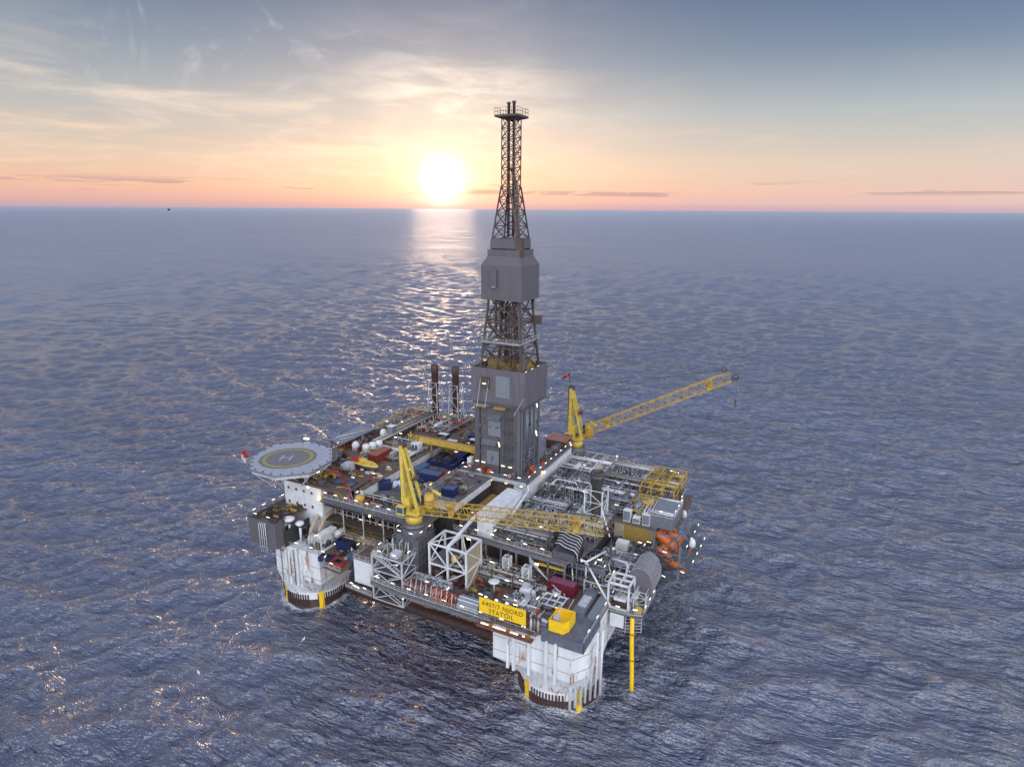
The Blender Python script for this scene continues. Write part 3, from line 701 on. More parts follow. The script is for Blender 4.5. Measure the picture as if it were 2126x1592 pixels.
for i in range(8):
    a, c = oc[i], oc[(i + 1) % 8]; A, C = o2[i], o2[(i + 1) % 8]
    b.beam((*A, 40.3), (*C, 40.3), .14); b.beam((*a, 39.8), (*A, 40.3), .12)
    for k in range(1, 9):
        t = k / 9; p = (a[0] + (c[0] - a[0]) * t, a[1] + (c[1] - a[1]) * t, 39.8); P = (A[0] + (C[0] - A[0]) * t, A[1] + (C[1] - A[1]) * t, 40.3); b.beam(p, P, .07)
    for t in (.33, .66):
        b.beam((a[0] + (A[0] - a[0]) * t, a[1] + (A[1] - a[1]) * t, 39.8 + .5 * t), (c[0] + (C[0] - c[0]) * t, c[1] + (C[1] - c[1]) * t, 39.8 + .5 * t), .05)
b.build('safety_net', 'steel', hd)
b = MB()
for i in range(8):
    for k in range(3):
        t = (k + .5) / 3; x = oc[i][0] + (oc[(i + 1) % 8][0] - oc[i][0]) * t; y = oc[i][1] + (oc[(i + 1) % 8][1] - oc[i][1]) * t
        x = HC[0] + (x - HC[0]) * .96; y = HC[1] + (y - HC[1]) * .96; b.cb(x, y, 40.0, .3, .3, .18)
b.build('deck_light', 'black', hd)
b = MB(); o3 = scl(oc, .95)
for i in range(8):
    b.beam((*o3[i], 39.0), (*o3[(i + 1) % 8], 39.0), .35, .7); b.beam((*o3[i], 38.9), (*HC, 38.6), .25, .5)
    t = .55; bx_, by_ = HC[0] + (oc[i][0] - HC[0]) * t, HC[1] + (oc[i][1] - HC[1]) * t
    b.beam((bx_, by_, 34.3), (*o3[i], 38.8), .3)
    b.beam((max(-57.3, min(-45, bx_)), max(-27.5, min(-6.5, by_)), 34.2), (bx_, by_, 38.8), .35)
b.build('support_truss', 'galv', hd)
for x, y in ((-61.5, -14.7),): lamp(hd, (x, y, 40.5), R(10), 'lamp', (1.6, .5, .35))
lamp(hd, (-43.4, -29.5, 39.3), R(90), 'lamp', (1.0, .2, .14))
b = MB().box(-43.6, -26.5, 38.2, -40.2, -25, 38.5)
for i in range(10): b.box(-40.2 + i * .35, -26.5, 38.2 - i * .4, -39.85 + i * .35, -25, 38.35 - i * .4)
b.build('stair', 'redbrown', hd)
for (x, y, lab) in ((-68.9, -30.6, 'red-topped white fire monitor on the helideck rim nearest the open sea'), (-66.6, -32.0, 'small red fire monitor box hanging on the helideck rim')):
    a = thing('fire_monitor', lab, 'fire monitor', (x, y, 39.3), group='fire monitors on the helideck')
    MB().cb(x, y, 38.6, 1.1, 1.1, 1.4).build('platform', 'galv', a); MB().cb(x, y, 40.02, .9, .9, .8).build('cabinet', 'red', a)
    MB().tube([(x, y, 40.8), (x, y, 41.3), (x + .9, y + .4, 41.6)], .12, 6).build('nozzle', 'red', a)

# ================================================================== DERRICK
dm = thing('drilling_substructure', 'white and brown walled drill floor base with lamp-lined railing around the tower foot', 'deck module', (-8, 12, 20))
b = MB().box(-18.3, 0.2, 20, 1.6, 33, 33.4); b.build('wall', 'brown', dm)
MB().box(1.6, 0.0, 28.4, 1.95, 33, 33.8).build('side_wall', 'white', dm)
MB().box(-1.7, -.15, 28.6, 1.97, .18, 33.8).build('corner_panel', 'white', dm)
for x in (-17.4, -12.9): MB().box(x, -.1, 29.4, x + 1.6, .19, 33).build('door', 'white', dm)
MB().box(-12, -.3, 27.6, -1.7, .19, 28.5).build('wall_base', 'white', dm)
MB().box(-18.9, -.5, 33.42, 2.2, 33.2, 33.9).build('deck_plate', 'steel', dm)
rail(dm, [(-18.8, 12), (-18.8, -.4), (2.1, -.4), (2.1, 33)], 33.9, m='steel', lights=3.6)
MB().box(-18.9, -.75, 33.2, 2.2, -.52, 34.2).build('kick_plate', 'galv', dm)
for i in range(5): lamp(dm, (-17.5 + i * 4.6, -.9, 33.1), 0, 'lamp', (.7, .2, .14))
lamp(dm, (2.5, 11, 33.0), R(90), 'lampwarm', (.3, .3, .3)); lamp(dm, (2.5, 31, 34.6), 0, 'lamp', (.4, .4, .4)); 
# equipment on the drill floor ledge
for i in range(22):
    r = random.Random(70 + i)
    if i < 11: x, y = r.uniform(-17.8, 0), r.uniform(.3, 2.0)
    else: x, y = r.uniform(-.2, 1.2), r.uniform(3, 28)
    b = MB(); k = r.random()
    if k < .6: b.cb(x, y, 33.9, r.uniform(.5, 1.4), r.uniform(.5, 1.1), r.uniform(.6, 1.9)); b.build('control_box', r.choice(['dark', 'steel', 'redbrown', 'orangereel', 'galv', 'brown', 'mustard']), dm)
    else: b.torus((x, y, 34.9), .8, .14, 14, (0, 1, 0) if i < 11 else (1, 0, 0)); b.torus((x, y + .3, 34.9), .8, .14, 14, (0, 1, 0) if i < 11 else (1, 0, 0)); b.build('hose_coil', r.choice(['orangereel', 'redbrown']), dm)
MB().cb(-17.6, 4, 33.9, 1.3, 1.8, 2.6).build('cabinet', 'white', dm)
MB().box(-4.4, 27.5, 33.9, 2.0, 33, 36.6).build('deckhouse', 'brown', dm)
MB().box(-4.6, 27.3, 36.6, 2.2, 33.2, 36.75).build('deckhouse_roof', 'redroof', dm)

CXq = -7.7
dk = thing('drilling_derrick', 'tall tapering drilling derrick with grey clad boxes and lattice top at platform centre', 'derrick', (-7.7, 9, 34))
# clad tower 34-54
tw = MB().box(-15.6, 3, 33.92, -1.6, 15, 54)
tw.build('clad_tower', 'clad', dk)
b = MB()      # right face ducts, pipes, columns
for y in (3.6, 5.2, 8.5, 11.5, 14.6): b.beam((-1.3, y, 34), (-1.3, y, 54), .45, .5)
for y in (6.2, 6.8, 7.4, 9.6, 10.2, 12.4, 13.2): b.tube([(-1.25, y, 37 if y < 9 else 36), (-1.25, y, 54)], .16, 6)
for z in (37.5, 38.5, 39.5, 40.4): b.tube([(-1.1, 6 + (z - 37) * .6, z), (-1.1, 13.6, z)], .14, 6)
b.build('service_pipe', 'steel', dk)
b = MB()
for y in (3.9, 4.2): pass
for z in np.arange(34.5, 53.5, .6): b.beam((-6.3, 2.8, z), (-3.7, 2.8, z), .05)
for x in (-6.3, -5.4, -4.6, -3.7): b.beam((x, 2.75, 34), (x, 2.75, 53.5), .12)
for z in (38.5, 42.5, 46.5, 50.5): b.box(-6.6, 2.0, z, -3.4, 3.0, z + .1)
b.build('stair_tower', 'steeldark', dk)
b = MB(); b.box(-7.9, 2.8, 36.4, -7.3, 2.99, 49.6).box(-2.2, 2.6, 34, -1.4, 2.99, 54); b.build('corner_post', 'grey', dk)
for x0, x1, z0, z1 in ((-11.2, -7.3, 44.6, 49.0), (-11.6, -7.6, 36.2, 40.2)):
    MB().box(x0, 2.78, z0, x1, 3.0, z1).build('shutter', 'cladlight', dk)
for x0, x1, z0 in ((-11.0, -7.2, 49.1), (-12.8, -8.4, 41.6)):
    MB().add([(x0, 3, z0 + 1.7), (x1, 3, z0 + 1.7), (x1 - .3, 1.9, z0 + .4), (x0 - .3, 1.9, z0 + .4), (x0, 3, z0), (x1, 3, z0)], [(3, 2, 1, 0), (4, 5, 2, 3), (0, 4, 3), (1, 2, 5)]).build('air_hood', 'steeldark', dk)
b = MB()
for x in (-13.9, -13.75): b.beam((x, 2.9, 34), (x, 2.9, 54), .08)
b.tube([(-7.6, 2.7, 34), (-7.6, 2.7, 44)], .12, 6)
b.build('conduit', 'black', dk)
lamp(dk, (-7.4, 2.4, 42), 0, 'lamp', (.25, .3, 1.6)); lamp(dk, (-1.0, 12.9, 43), 0, 'lamp', (.25, .3, 1.8)); lamp(dk, (-1.0, 12.9, 51.5), 0, 'lamp', (.25, .3, 1.2))
for x in (-14.6, -12.6, -6.4, -4.2): lamp(dk, (x, 2.5, 36.4), 0, 'lamp', (1.1, .25, .16))
def joints(x0, x1, y, z0, z1, dx, dz, m='steeldark', ax='x', t=.05):
    b = MB(); n = max(1, round((x1 - x0) / dx)); k = max(1, round((z1 - z0) / dz))
    for i in range(1, n):
        v = x0 + (x1 - x0) * i / n
        b.beam((v, y, z0), (v, y, z1), t) if ax == 'x' else b.beam((y, v, z0), (y, v, z1), t)
    for i in range(1, k):
        z = z0 + (z1 - z0) * i / k
        b.beam((x0, y, z), (x1, y, z), t) if ax == 'x' else b.beam((y, x0, z), (y, x1, z), t)
    b.build('sheet_joint', m, dk)
joints(-15.6, -1.6, 2.98, 34, 53.4, 2.3, 4.8); joints(3, 15, -1.58, 34, 53.4, 3, 4.8, ax='y')
joints(-15.8, .4, 1.68, 54.6, 63.9, 1.6, 3.1, 'clad'); joints(1.7, 16.2, .42, 54.6, 63.9, 1.8, 3.1, 'clad', 'y')
joints(CXq - 5.9, CXq + 5.9, 9 - 5.42, 82, 91, 1.7, 3, 'grey'); joints(9 - 5.4, 9 + 5.4, CXq + 5.92, 82, 91, 1.8, 3, 'grey', 'y')
b = MB()
rr = random.Random(8)
for i in range(26):
    x, z = rr.uniform(-15, -2), rr.uniform(35, 52); b.cb(x, 2.85, z, rr.uniform(.2, .7), .3, rr.uniform(.2, .9))
for i in range(22):
    y, z = rr.uniform(3.5, 14.6), rr.uniform(35, 52); b.cb(-1.3, y, z, .5, rr.uniform(.2, .8), rr.uniform(.2, 1.2))
o = b.build('wall_fittings', 'steeldark', dk); o['kind'] = 'stuff'
# clad box 53.8-63.9 (slightly tapering foot)
b = MB().prism([(-15.2, 2.2), (-.2, 2.2), (-.2, 15.8), (-15.2, 15.8)], 53.4, 54.6, [(-15.8, 1.7), (.4, 1.7), (.4, 16.2), (-15.8, 16.2)])
b.box(-15.8, 1.7, 54.6, .4, 2.0, 63.9).box(.1, 2.0, 54.6, .4, 16.2, 63.9).box(-15.8, 2.0, 54.6, -15.5, 16.2, 63.9).box(-15.5, 15.9, 54.6, .1, 16.2, 63.9)
b.box(-15.5, 2.0, 54.0, .1, 15.9, 62.4)
b.build('clad_box', 'grey', dk)
MB().box(-8.2, 1.55, 56.3, -4.0, 1.69, 62.2).build('wall_panel', 'cladlight', dk)
b = MB().box(-12.2, .9, 58.6, -10.2, 1.69, 61.6); b.build('access_hatch', 'brown', dk)
lamp(dk, (-11.2, .7, 59.8), 0, 'lamp', (1.0, .2, .2))
b = MB()
for x in (-12.6, -10.1): b.beam((x, 1.2, 61), (x - .7, .2, 53.2), .1)
b.beam((-13.4, .3, 54), (-9.5, .3, 54), .1)
b.beam((-2.6, 1.6, 52), (.2, 1.5, 57), .12)
b.build('hoist_frame', 'galv', dk)
for x in (-14.9, -8.8): MB().box(x, 1.4, 52.9, x + 3.4, 2.3, 53.5).build('hatch_light', 'mustard', dk)
rail(dk, [(-15.4, 15.6), (-15.4, 2.2), (0, 2.2), (0, 15.6)], 62.4, m='steeldark', h=1.9)
for x in (-13.5, -10.3, -6.5, -2.6): lamp(dk, (x, 3.2, 63.2), 0, 'lamp', (1.1, .25, .16))
for y in (5, 9, 13): lamp(dk, (-.9, y, 63.2), R(90), 'lamp', (1.1, .25, .16))
MB().box(-13.9, 7.5, 62.41, -2, 14, 64.6).build('machinery_cover', 'mustard', dk)
# lower lattice 63-82
CXd, CYd = -7.7, 9.0
b = MB(); lattice_tower(b, CXd - 6.2, CYd - 5.6, CXd + 6.2, CYd + 5.6, CXd - 4.3, CYd - 4.0, CXd + 4.3, CYd + 4.0, 62.4, 83, 3, .24, .14)
lattice_tower(b, CXd - 2.6, CYd - 2.4, CXd + 2.6, CYd + 2.4, CXd - 1.8, CYd - 1.6, CXd + 1.8, CYd + 1.6, 62.4, 83, 5, .14, .09, kind='X')
b.build('lower_lattice', 'derricksteel', dk)
for i in range(14):
    a_ = random.Random(i + 600); x = CXd + a_.uniform(-3.0, 3.4); y = CYd + a_.uniform(-3, 3)
    MB().tube([(x, y, 62.5), (x * .9 + CXd * .1, y, a_.uniform(72, 82))], .16, 6).build('drill_pipe_stand', 'derricksteel', dk)
for z in (66.4, 75.5, 79):
    k_ = 5.9 - (z - 62.4) * .085; MB().beam((CXd - k_, CYd - k_ + .6, z), (CXd + k_, CYd - k_ + .6, z), .22).beam((CXd - k_, CYd + k_ - .6, z), (CXd + k_, CYd + k_ - .6, z), .22).beam((CXd + k_, CYd - k_, z), (CXd + k_, CYd + k_, z), .22).beam((CXd - k_, CYd - k_, z), (CXd - k_, CYd + k_, z), .22).beam((CXd - k_, CYd - k_ + .6, z), (CXd + k_, CYd + k_ - .6, z), .16).build('ring_girder', 'derricksteel', dk)
b = MB(); k = 5.9
for s_ in (0, 1):
    z = 70.6 + s_ * .0
b.box(CXd - k, CYd - k, 70.4, CXd + k, CYd - k + 1.2, 70.75).box(CXd - k, CYd + k - 1.2, 70.4, CXd + k, CYd + k, 70.75).box(CXd + k - 1.2, CYd - k + 1.2, 70.4, CXd + k, CYd + k - 1.2, 70.75).box(CXd - k, CYd - k + 1.2, 70.4, CXd - k + 1.2, CYd + k - 1.2, 70.75)
b.build('racking_platform', 'grey', dk)
rail(dk, [(CXd - k, CYd + k), (CXd - k, CYd - k), (CXd + k, CYd - k), (CXd + k, CYd + k)], 70.75, m='galv')
MB().beam((CXd + 5.9, CYd - 3.4, 62.4), (CXd + 4.0, CYd - 2.7, 83), .75).build('ladder_duct', 'grey', dk)
b = MB(); b.tube([(CXd + 6.6, CYd + 4.5, 62.4), (CXd + 5.0, CYd + 4.0, 78), (CXd + 5.0, CYd + 4, 83)], .3, 8); b.cb(CXd + 6.2, CYd + 4.3, 75, 1.8, 1.8, 2.2); b.build('escape_chute', 'derricksteel', dk)
b = MB()
for x, y, z0, z1 in ((-10.9, 5.9, 73, 82.5), (-9.6, 5.9, 76, 82.5), (-5.9, 6.2, 74.5, 82.5)): b.box(x, y, z0, x + .65, y + .5, z1)
b.build('guide_dolly', 'brown', dk)
# upper clad box
def rect(w, d, x=CXd, y=CYd): return [(x - w, y - d), (x + w, y - d), (x + w, y + d), (x - w, y + d)]
b = MB()  .prism(rect(5.9, 5.4), 82.0, 91.0).prism(rect(5.9, 5.4), 91.0, 93.2, rect(4.6, 4.3)).prism(rect(4.6, 4.3), 93.21, 94.9)
b.build('upper_clad_box', 'clad', dk)
MB().prism(rect(4.1, 3.8), 95.2, 97.6, rect(4.0, 3.7)).build('crown_box', 'clad', dk)
MB().prism(rect(3.9, 3.6), 94.91, 95.19).build('box_gap', 'black', dk)
b = MB().box(CXd - 2.9, CYd - 6.0, 85.6, CXd - 1.1, CYd - 5.3, 90.0); b.build('vent_hood', 'clad', dk)
MB().box(CXd - 2.6, CYd - 6.1, 85.3, CXd - 1.4, CYd - 5.3, 85.6).build('vent_grille', 'beige', dk)
# top lattice
b = MB(); lattice_tower(b, CXd - 3.7, CYd - 3.4, CXd + 3.7, CYd + 3.4, CXd - 1.9, CYd - 1.9, CXd + 1.9, CYd + 1.9, 97.6, 110.5, 4, .16, .1)
lattice_tower(b, CXd - 1.8, CYd - 1.8, CXd + 1.8, CYd + 1.8, CXd - 1.8, CYd - 1.8, CXd + 1.8, CYd + 1.8, 110.5, 127, 7, .11, .07, kind='X')
b.build('upper_lattice', 'derricksteel', dk)
b = MB(); b.prism(rect(.5, .5), 126.2, 127.0, rect(3.2, 3.2)); b.prism(rect(3.2, 3.2), 127.01, 127.3); b.build('crown_platform', 'derricksteel', dk)
c4 = rect(3.1, 3.1); rail(dk, c4 + [c4[0]], 127.3, m='derricksteel', h=1.8, step=1.5)
for x, y, zt in ((-.6, -.3, 130.6), (.55, .3, 130.9)):
    MB().tube([(CXd + x, CYd + y, 98), (CXd + x, CYd + y, zt - .5), (CXd + x, CYd + y, zt - .45), (CXd + x, CYd + y, zt)], [.38, .38, .5, .5], 10).build('vent_stack', 'derricksteel', dk)
b = MB().tube([(CXd + .5, CYd - 1.2, 115), (CXd + 2.2, CYd - 1.6, 111.6), (CXd + 2.8, CYd - 1.8, 108), (CXd + 3.4, CYd - 2.4, 101), (CXd + 4.1, CYd - 3.1, 94)], .33, 8); b.tube([(CXd - .2, CYd - 1.4, 111), (CXd + 1.4, CYd - 2.4, 108), (CXd + 3.2, CYd - 3.2, 100), (CXd + 3.5, CYd - 3.6, 97)], .3, 8); b.build('cable_loom', 'derricksteel', dk)
b = MB()
for z in (106, 112, 118.5, 101): b.box(CXd + 1.5, CYd - 2, z, CXd + 3.1, CYd - .6, z + .1); b.beam((CXd + 3.0, CYd - 1.9, z), (CXd + 3.0, CYd - 1.9, z + 1), .08); b.beam((CXd + 1.9, CYd - 1.9, z - 1.2), (CXd + 3.0, CYd - 1.9, z), .08); b.beam((CXd + 1.8, CYd - 1.9, z + 1), (CXd + 3.0, CYd - 1.9, z + 1), .08)
b.build('ladder_landing', 'derricksteel', dk)
b = MB(); b.prism([(CXd + 3.2, CYd - 3.9), (CXd + 4.9, CYd - 3.9), (CXd + 4.9, CYd - 2.0), (CXd + 3.2, CYd - 2.0)], 93.2, 98); b.build('cable_cover', 'derricksteel', dk)
# ================================================================== FUNNELS
for i, (x, y, zb, zt, lab) in enumerate(((-50.6, 36, 29, 53.2, 'taller dark brown exhaust funnel left of its twin behind the gantry'), (-42.2, 36, 29, 53.4, 'dark brown exhaust funnel nearer to the derrick'))):
    f = thing('exhaust_funnel', lab, 'funnel', (x, y, 33), group='exhaust funnels at the back')
    MB().lathe((x, y, zb), [(1.15, 0), (1.15, zt - zb - 3.2), (1.25, zt - zb - 3.1), (1.25, zt - zb - .2), (1.05, zt - zb), (.95, zt - zb - .4)], 18).build('pipe', 'funnel', f)
    b = MB(); lattice_tower(b, x - 1.9, y - 2.6, x + 2.6, y + 1.5, x - 1.5, y - 1.5, x + 1.5, y + 1.5, 30, 47, 4, .1, .07, kind='Z'); b.build('lattice_frame', 'galv', f)

# ================================================================== CRANES
def crane(cx, cy, zp, tip, label, root_dx, apex, flag=False, zb=28.0):
    """pedestal crane; jib points to tip, mast leans back over the pedestal"""
    t = thing('pedestal_crane', label, 'crane', (cx, cy, zb), group='yellow pedestal cranes')
    MB().lathe((cx, cy, zb), [(3.6, 0), (3.3, (zp - zb) * .5), (2.6, zp - zb - 2.2)], 20).build('pedestal_foot', 'clad', t)
    MB().lathe((cx, cy, zp - 2.3), [(2.1, 0), (2.1, 2.2)], 24).build('slew_column', 'yellowpale', t)
    MB().lathe((cx, cy, zp - 3.4), [(2.9, 0), (2.9, 1.0), (2.2, 1.05)], 24).build('walkway_ring', 'steeldark', t)
    MB().lathe((cx, cy, zp - 4.6), [(2.3, 0), (2.3, 1.1)], 24).build('colour_band', 'yellowpale', t)
    MB().lathe((cx, cy, zp - .1), [(2.5, 0), (2.5, .35)], 24).build('slew_ring', 'mustard', t)
    d = Vector(tip) - Vector((cx, cy, zp + .6)); h = Vector((d.x, d.y, 0)).normalized(); s = Vector((-h.y, h.x, 0)); O = Vector((cx, cy, zp + .25))
    def P(a, b_, c_): return O + h * a + s * b_ + Vector((0, 0, c_))
    def bx(m_, a0, a1, b0, b1, c0, c1):
        vs = [P(a, b_, c_) for c_ in (c0, c1) for a, b_ in ((a0, b0), (a1, b0), (a1, b1), (a0, b1))]
        m_.add(vs, [(0, 3, 2, 1), (4, 5, 6, 7), (0, 1, 5, 4), (1, 2, 6, 5), (2, 3, 7, 6), (3, 0, 4, 7)]); return m_
    hs = MB(); bx(hs, -2.6, 2.4, -2.0, 2.0, 0, .6); bx(hs, -2.6, -.3, -1.4, 1.4, .6, 3.9); hs.build('slew_house', 'yellowpale', t)
    b = MB(); A = Vector(apex)
    for sd in (-1.2, 1.2):
        b.beam(P(-1.9, sd, 3.4), A + s * sd * .42, .85)
        b.beam(P(2.2, sd * 1.1, .5), A + s * sd * .42, .55)
    for f in (.35, .62): b.beam(P(-1.9, -1.2, 3.4).lerp(A - s * .5, f), P(-1.9, 1.2, 3.4).lerp(A + s * .5, f), .3)
    b.beam(P(2.2, -1.3, .5).lerp(A, .5), P(2.2, 1.3, .5).lerp(A, .5), .3)
    b.build('mast', 'yellowpale', t)
    mid = P(2.2, 0, .5).lerp(A, .52)
    sh = MB(); sh.torus(mid + s * .9, .55, .16, 14, tuple(s)); sh.torus(mid - s * .9, .55, .16, 14, tuple(s)); sh.build('sheave', 'mustard', t)
    b = MB(); b.cb(A.x, A.y, A.z - .5, 1.6, 1.4, 1.1); b.torus(A, .7, .14, 12, tuple(s)); b.build('mast_head', 'derricksteel', t)
    b = MB(); b.cb(mid.x + .9, mid.y, mid.z - .4, 1.8, 1.6, .15); b.cb(mid.x + 1.5, mid.y, mid.z - .3, .5, 1.2, 1.0); b.build('mast_platform', 'derricksteel', t)
    b = MB(); b.beam(P(-2.4, -1.5, .6), A + Vector((-1.0, 0, 0)), .18)
    for i in range(16): f = i / 16; b.cb(*(P(-2.4, -1.5, .6).lerp(A + Vector((-1, 0, 0)), f)), .5, .12, .06)
    b.build('ladder', 'derricksteel', t)
    cbn = MB(); bx(cbn, -2.9, -.7, -3.2, -2.0, .0, 2.2); cbn.build('operator_cab', 'yellowpale', t)
    g = MB(); bx(g, -2.7, -.9, -3.24, -3.2, .5, 2.0); bx(g, -.7, -.66, -3.1, -2.1, .3, 2.0); g.build('cab_window', 'glass', t)
    w = MB().drum(P(3.3, 1.9, .5), P(3.3, 1.9, 4.2), 1.3, 18); w.build('winch_tank', 'yellow', t)
    b = MB(); bx(b, 1.6, 2.3, .9, 1.9, 1.2, 4.2); b.build('radiator', 'blue', t)
    b = MB(); b.add([P(3.6, 2.6, 4.9), P(5.4, 3.6, 3.6), P(5.0, 4.6, 3.9), P(3.2, 3.6, 5.2)], [(0, 1, 2, 3)]); b.add([P(3.4, 2.6, 4.9), P(3.2, 3.6, 5.2), P(3.0, 3.4, 6.2), P(3.2, 2.4, 5.9)], [(0, 1, 2, 3), (3, 2, 1, 0)])
    b.beam(P(4.2, 3.5, 0), P(4.4, 3.6, 4.3), .16)
    b.build('sun_screen', 'yellowpale', t)
    for k in range(7):
        r = random.Random(k + 40); m_ = MB(); a, bb = r.uniform(.2, 2.2), r.uniform(-1.6, .8)
        if k % 2: m_.drum(P(a, bb, r.uniform(.9, 1.7)), P(a, bb + 1.1, 1.2), r.uniform(.35, .6), 12)
        else: bx(m_, a - .4, a + .4, bb - .4, bb + .4, .6, r.uniform(1.2, 2.6))
        m_.build('hoist_winch', r.choice(['yellow', 'mustard', 'derricksteel']), t)
    p = P(root_dx, 0, .3); q_ = Vector(tip)
    b = MB(); truss(b, p, q_, 2.3, 2.8, 19, .09, .038, tip=.8); b.build('jib', 'yellow', t)
    for f in (.86, .2):
        b = MB(); c_ = p.lerp(q_, f); u_ = (q_ - p).normalized()
        for k in range(5): b.beam(c_ + s * (-1.1) + u_ * (k * .28), c_ + s * 1.1 + Vector((0, 0, 2.7)) + u_ * (k * .4 - 1), .2); b.beam(c_ + s * 1.1 + u_ * (k * .28), c_ - s * 1.1 + Vector((0, 0, 2.7)) + u_ * (k * .4 - 1), .2)
        b.build('jib_stiffener', 'yellow', t)
    b = MB(); b.torus(q_ + Vector((0, 0, 1.2)) + h * .8, .8, .18, 14, tuple(s)); b.torus(q_ + Vector((0, 0, 2.9)) - h * 2.4, .7, .16, 12, tuple(s)); b.beam(q_ + Vector((0, 0, .2)), q_ + h * 1.2 + Vector((0, 0, 1.0)), .5); b.build('head_sheave', 'brown', t)
    b = MB(); hk = q_ + h * 1.4; drop = 5.2 if flag else 2.2
    b.beam(hk + Vector((0, 0, 1)), hk - Vector((0, 0, drop)), .08); b.cb(hk.x, hk.y, hk.z - drop - 1.6, .45, .45, 1.6); b.torus(hk - Vector((0, 0, drop + 2.0)), .35, .1, 10, tuple(s)); b.build('hook_block', 'derricksteel', t)
    b = MB(); 
    for sd in (-.5, .5): b.beam(A + s * sd, q_ + Vector((0, 0, 2.9)) - h * 2 + s * sd, .05)
    b.build('luffing_rope', 'black', t)
    return t
crane(-14.4, -28.6, 34.3, (33.6, -28.6, 40.6), 'bright yellow crane with level lattice jib along the near side of the platform', 1.2, (-17.0, -28.6, 51.2), zb=24)
crane(1.9, 37.2, 34.6, (47.2, 37.4, 59.4), 'shaded yellow crane behind the derrick with jib raised over the sea and red flag', 1.0, (-.2, 37.2, 51.2), flag=True, zb=28)
fl = thing('flag', 'small red flag flying from the mast head of the far crane', 'flag', (-.9, 37.2, 51.6))
MB().beam((-.9, 37.2, 51.4), (-1.1, 37.2, 56.0), .14).build('flagstaff', 'black', fl)
b = MB(); n = 8
for i in range(n + 1):
    x = -1.1 - i * .3; yy = 37.2 + .25 * math.sin(i * 1.1); z = 56.0 - i * .22
    b.v += [(x, yy, z), (x, yy, z - 1.0)]
for i in range(n): b.f += [(2 * i, 2 * i + 1, 2 * i + 3, 2 * i + 2)]; b.sm.append(True)
b.build('cloth', 'red', fl)
# crane foot deck at the near corner
cf = thing('crane_pedestal_base', 'grey flared steel base carrying the near yellow crane beside the lit edge walkway', 'pedestal', (-14.4, -28.6, 20))
MB().prism([(-18.2, -32.4), (-11, -32.4), (-11, -24.8), (-18.2, -24.8)], 20, 24.8).prism([(-18.2, -32.4), (-11, -32.4), (-11, -24.8), (-18.2, -24.8)], 24.81, 29.2, [(-17.6, -31.6), (-11.2, -31.6), (-11.2, -25.4), (-17.6, -25.4)]).build('housing', 'steeldark', cf)
b = MB()
for z in (20.4, 22.6, 24.8, 27, 29): b.beam((-18.3, -32.5, z), (-10.9, -32.5, z), .14).beam((-10.9, -32.5, z), (-10.9, -24.7, z), .14).beam((-18.3, -32.5, z), (-18.3, -24.7, z), .14)
for i in range(6): x = -18.2 + i * 1.45; b.beam((x, -32.5, 20), (x * .98 - .3, -31.9, 29.1), .12)
for i in range(6): y = -32.4 + i * 1.5; b.beam((-10.9, y, 20), (-11.1, y, 29.1), .12)
b.build('stiffener', 'steel', cf)
for i in range(10):
    r = random.Random(i + 30); x = r.uniform(-18, -11.5); MB().tube([(x, -32.8, 20), (x, -32.8, r.uniform(22, 28)), (x + r.uniform(-1, 1), -32.8, r.uniform(26, 29))], r.uniform(.06, .14), 6).build('pipe', r.choice(['galv', 'brown', 'beige', 'steel']), cf)
rail(cf, [(-18, -25), (-18, -32.2), (-11.2, -32.2), (-11.2, -25)], 29.3, m='steel', lights=3)

# gantry crane over the pipe deck
g = thing('pipe_handling_gantry', 'yellow box-girder gantry crossing the pipe deck with white glazed cab', 'gantry crane', (-27, 7, 34))
MB().box(-38.8, 6.2, 36.9, -15.9, 7.6, 38.3).build('girder', 'yellow', g)
MB().box(-38.8, 8.6, 36.7, -15.9, 9.4, 37.9).build('girder', 'mustard', g)
for x in (-37.6, -17): MB().box(x - .5, 6.0, 34.6, x + .5, 9.6, 36.7).build('end_truck', 'yellow', g)
cb_ = MB().prism([(-38.2, 4.3), (-35.8, 4.3), (-35.8, 6.1), (-38.2, 6.1)], 34.3, 37.2, [(-38.4, 4.0), (-35.6, 4.0), (-35.6, 6.1), (-38.4, 6.1)]).build('operator_cab', 'white', g)
MB().box(-37.9, 3.9, 35.0, -37.3, 4.08, 36.8).box(-36.9, 3.9, 35.0, -36.1, 4.08, 36.8).build('pane', 'glass', cb_)
for k in range(8):
    r = random.Random(k + 400); x = -40.2 + r.uniform(0, 3); y = 6 + r.uniform(0, 3); m_ = MB()
    if k % 2: m_.tube([(x, y, 37), (x - 1.5, y - .6, 38.4), (x - .6, y - 1.8, 39.2)], .28, 8)
    else: m_.cb(x, y, 37.2, 1.3, .9, 1.3)
    m_.build('gripper_arm', r.choice(['yellow', 'yellow', 'mustard']), g)
b = MB(); b.beam((-33, 7, 37), (-33, 7, 33), .5); b.beam((-39, 3, 36), (-31, 12, 37.9), .3); b.build('hoist', 'mustard', g)

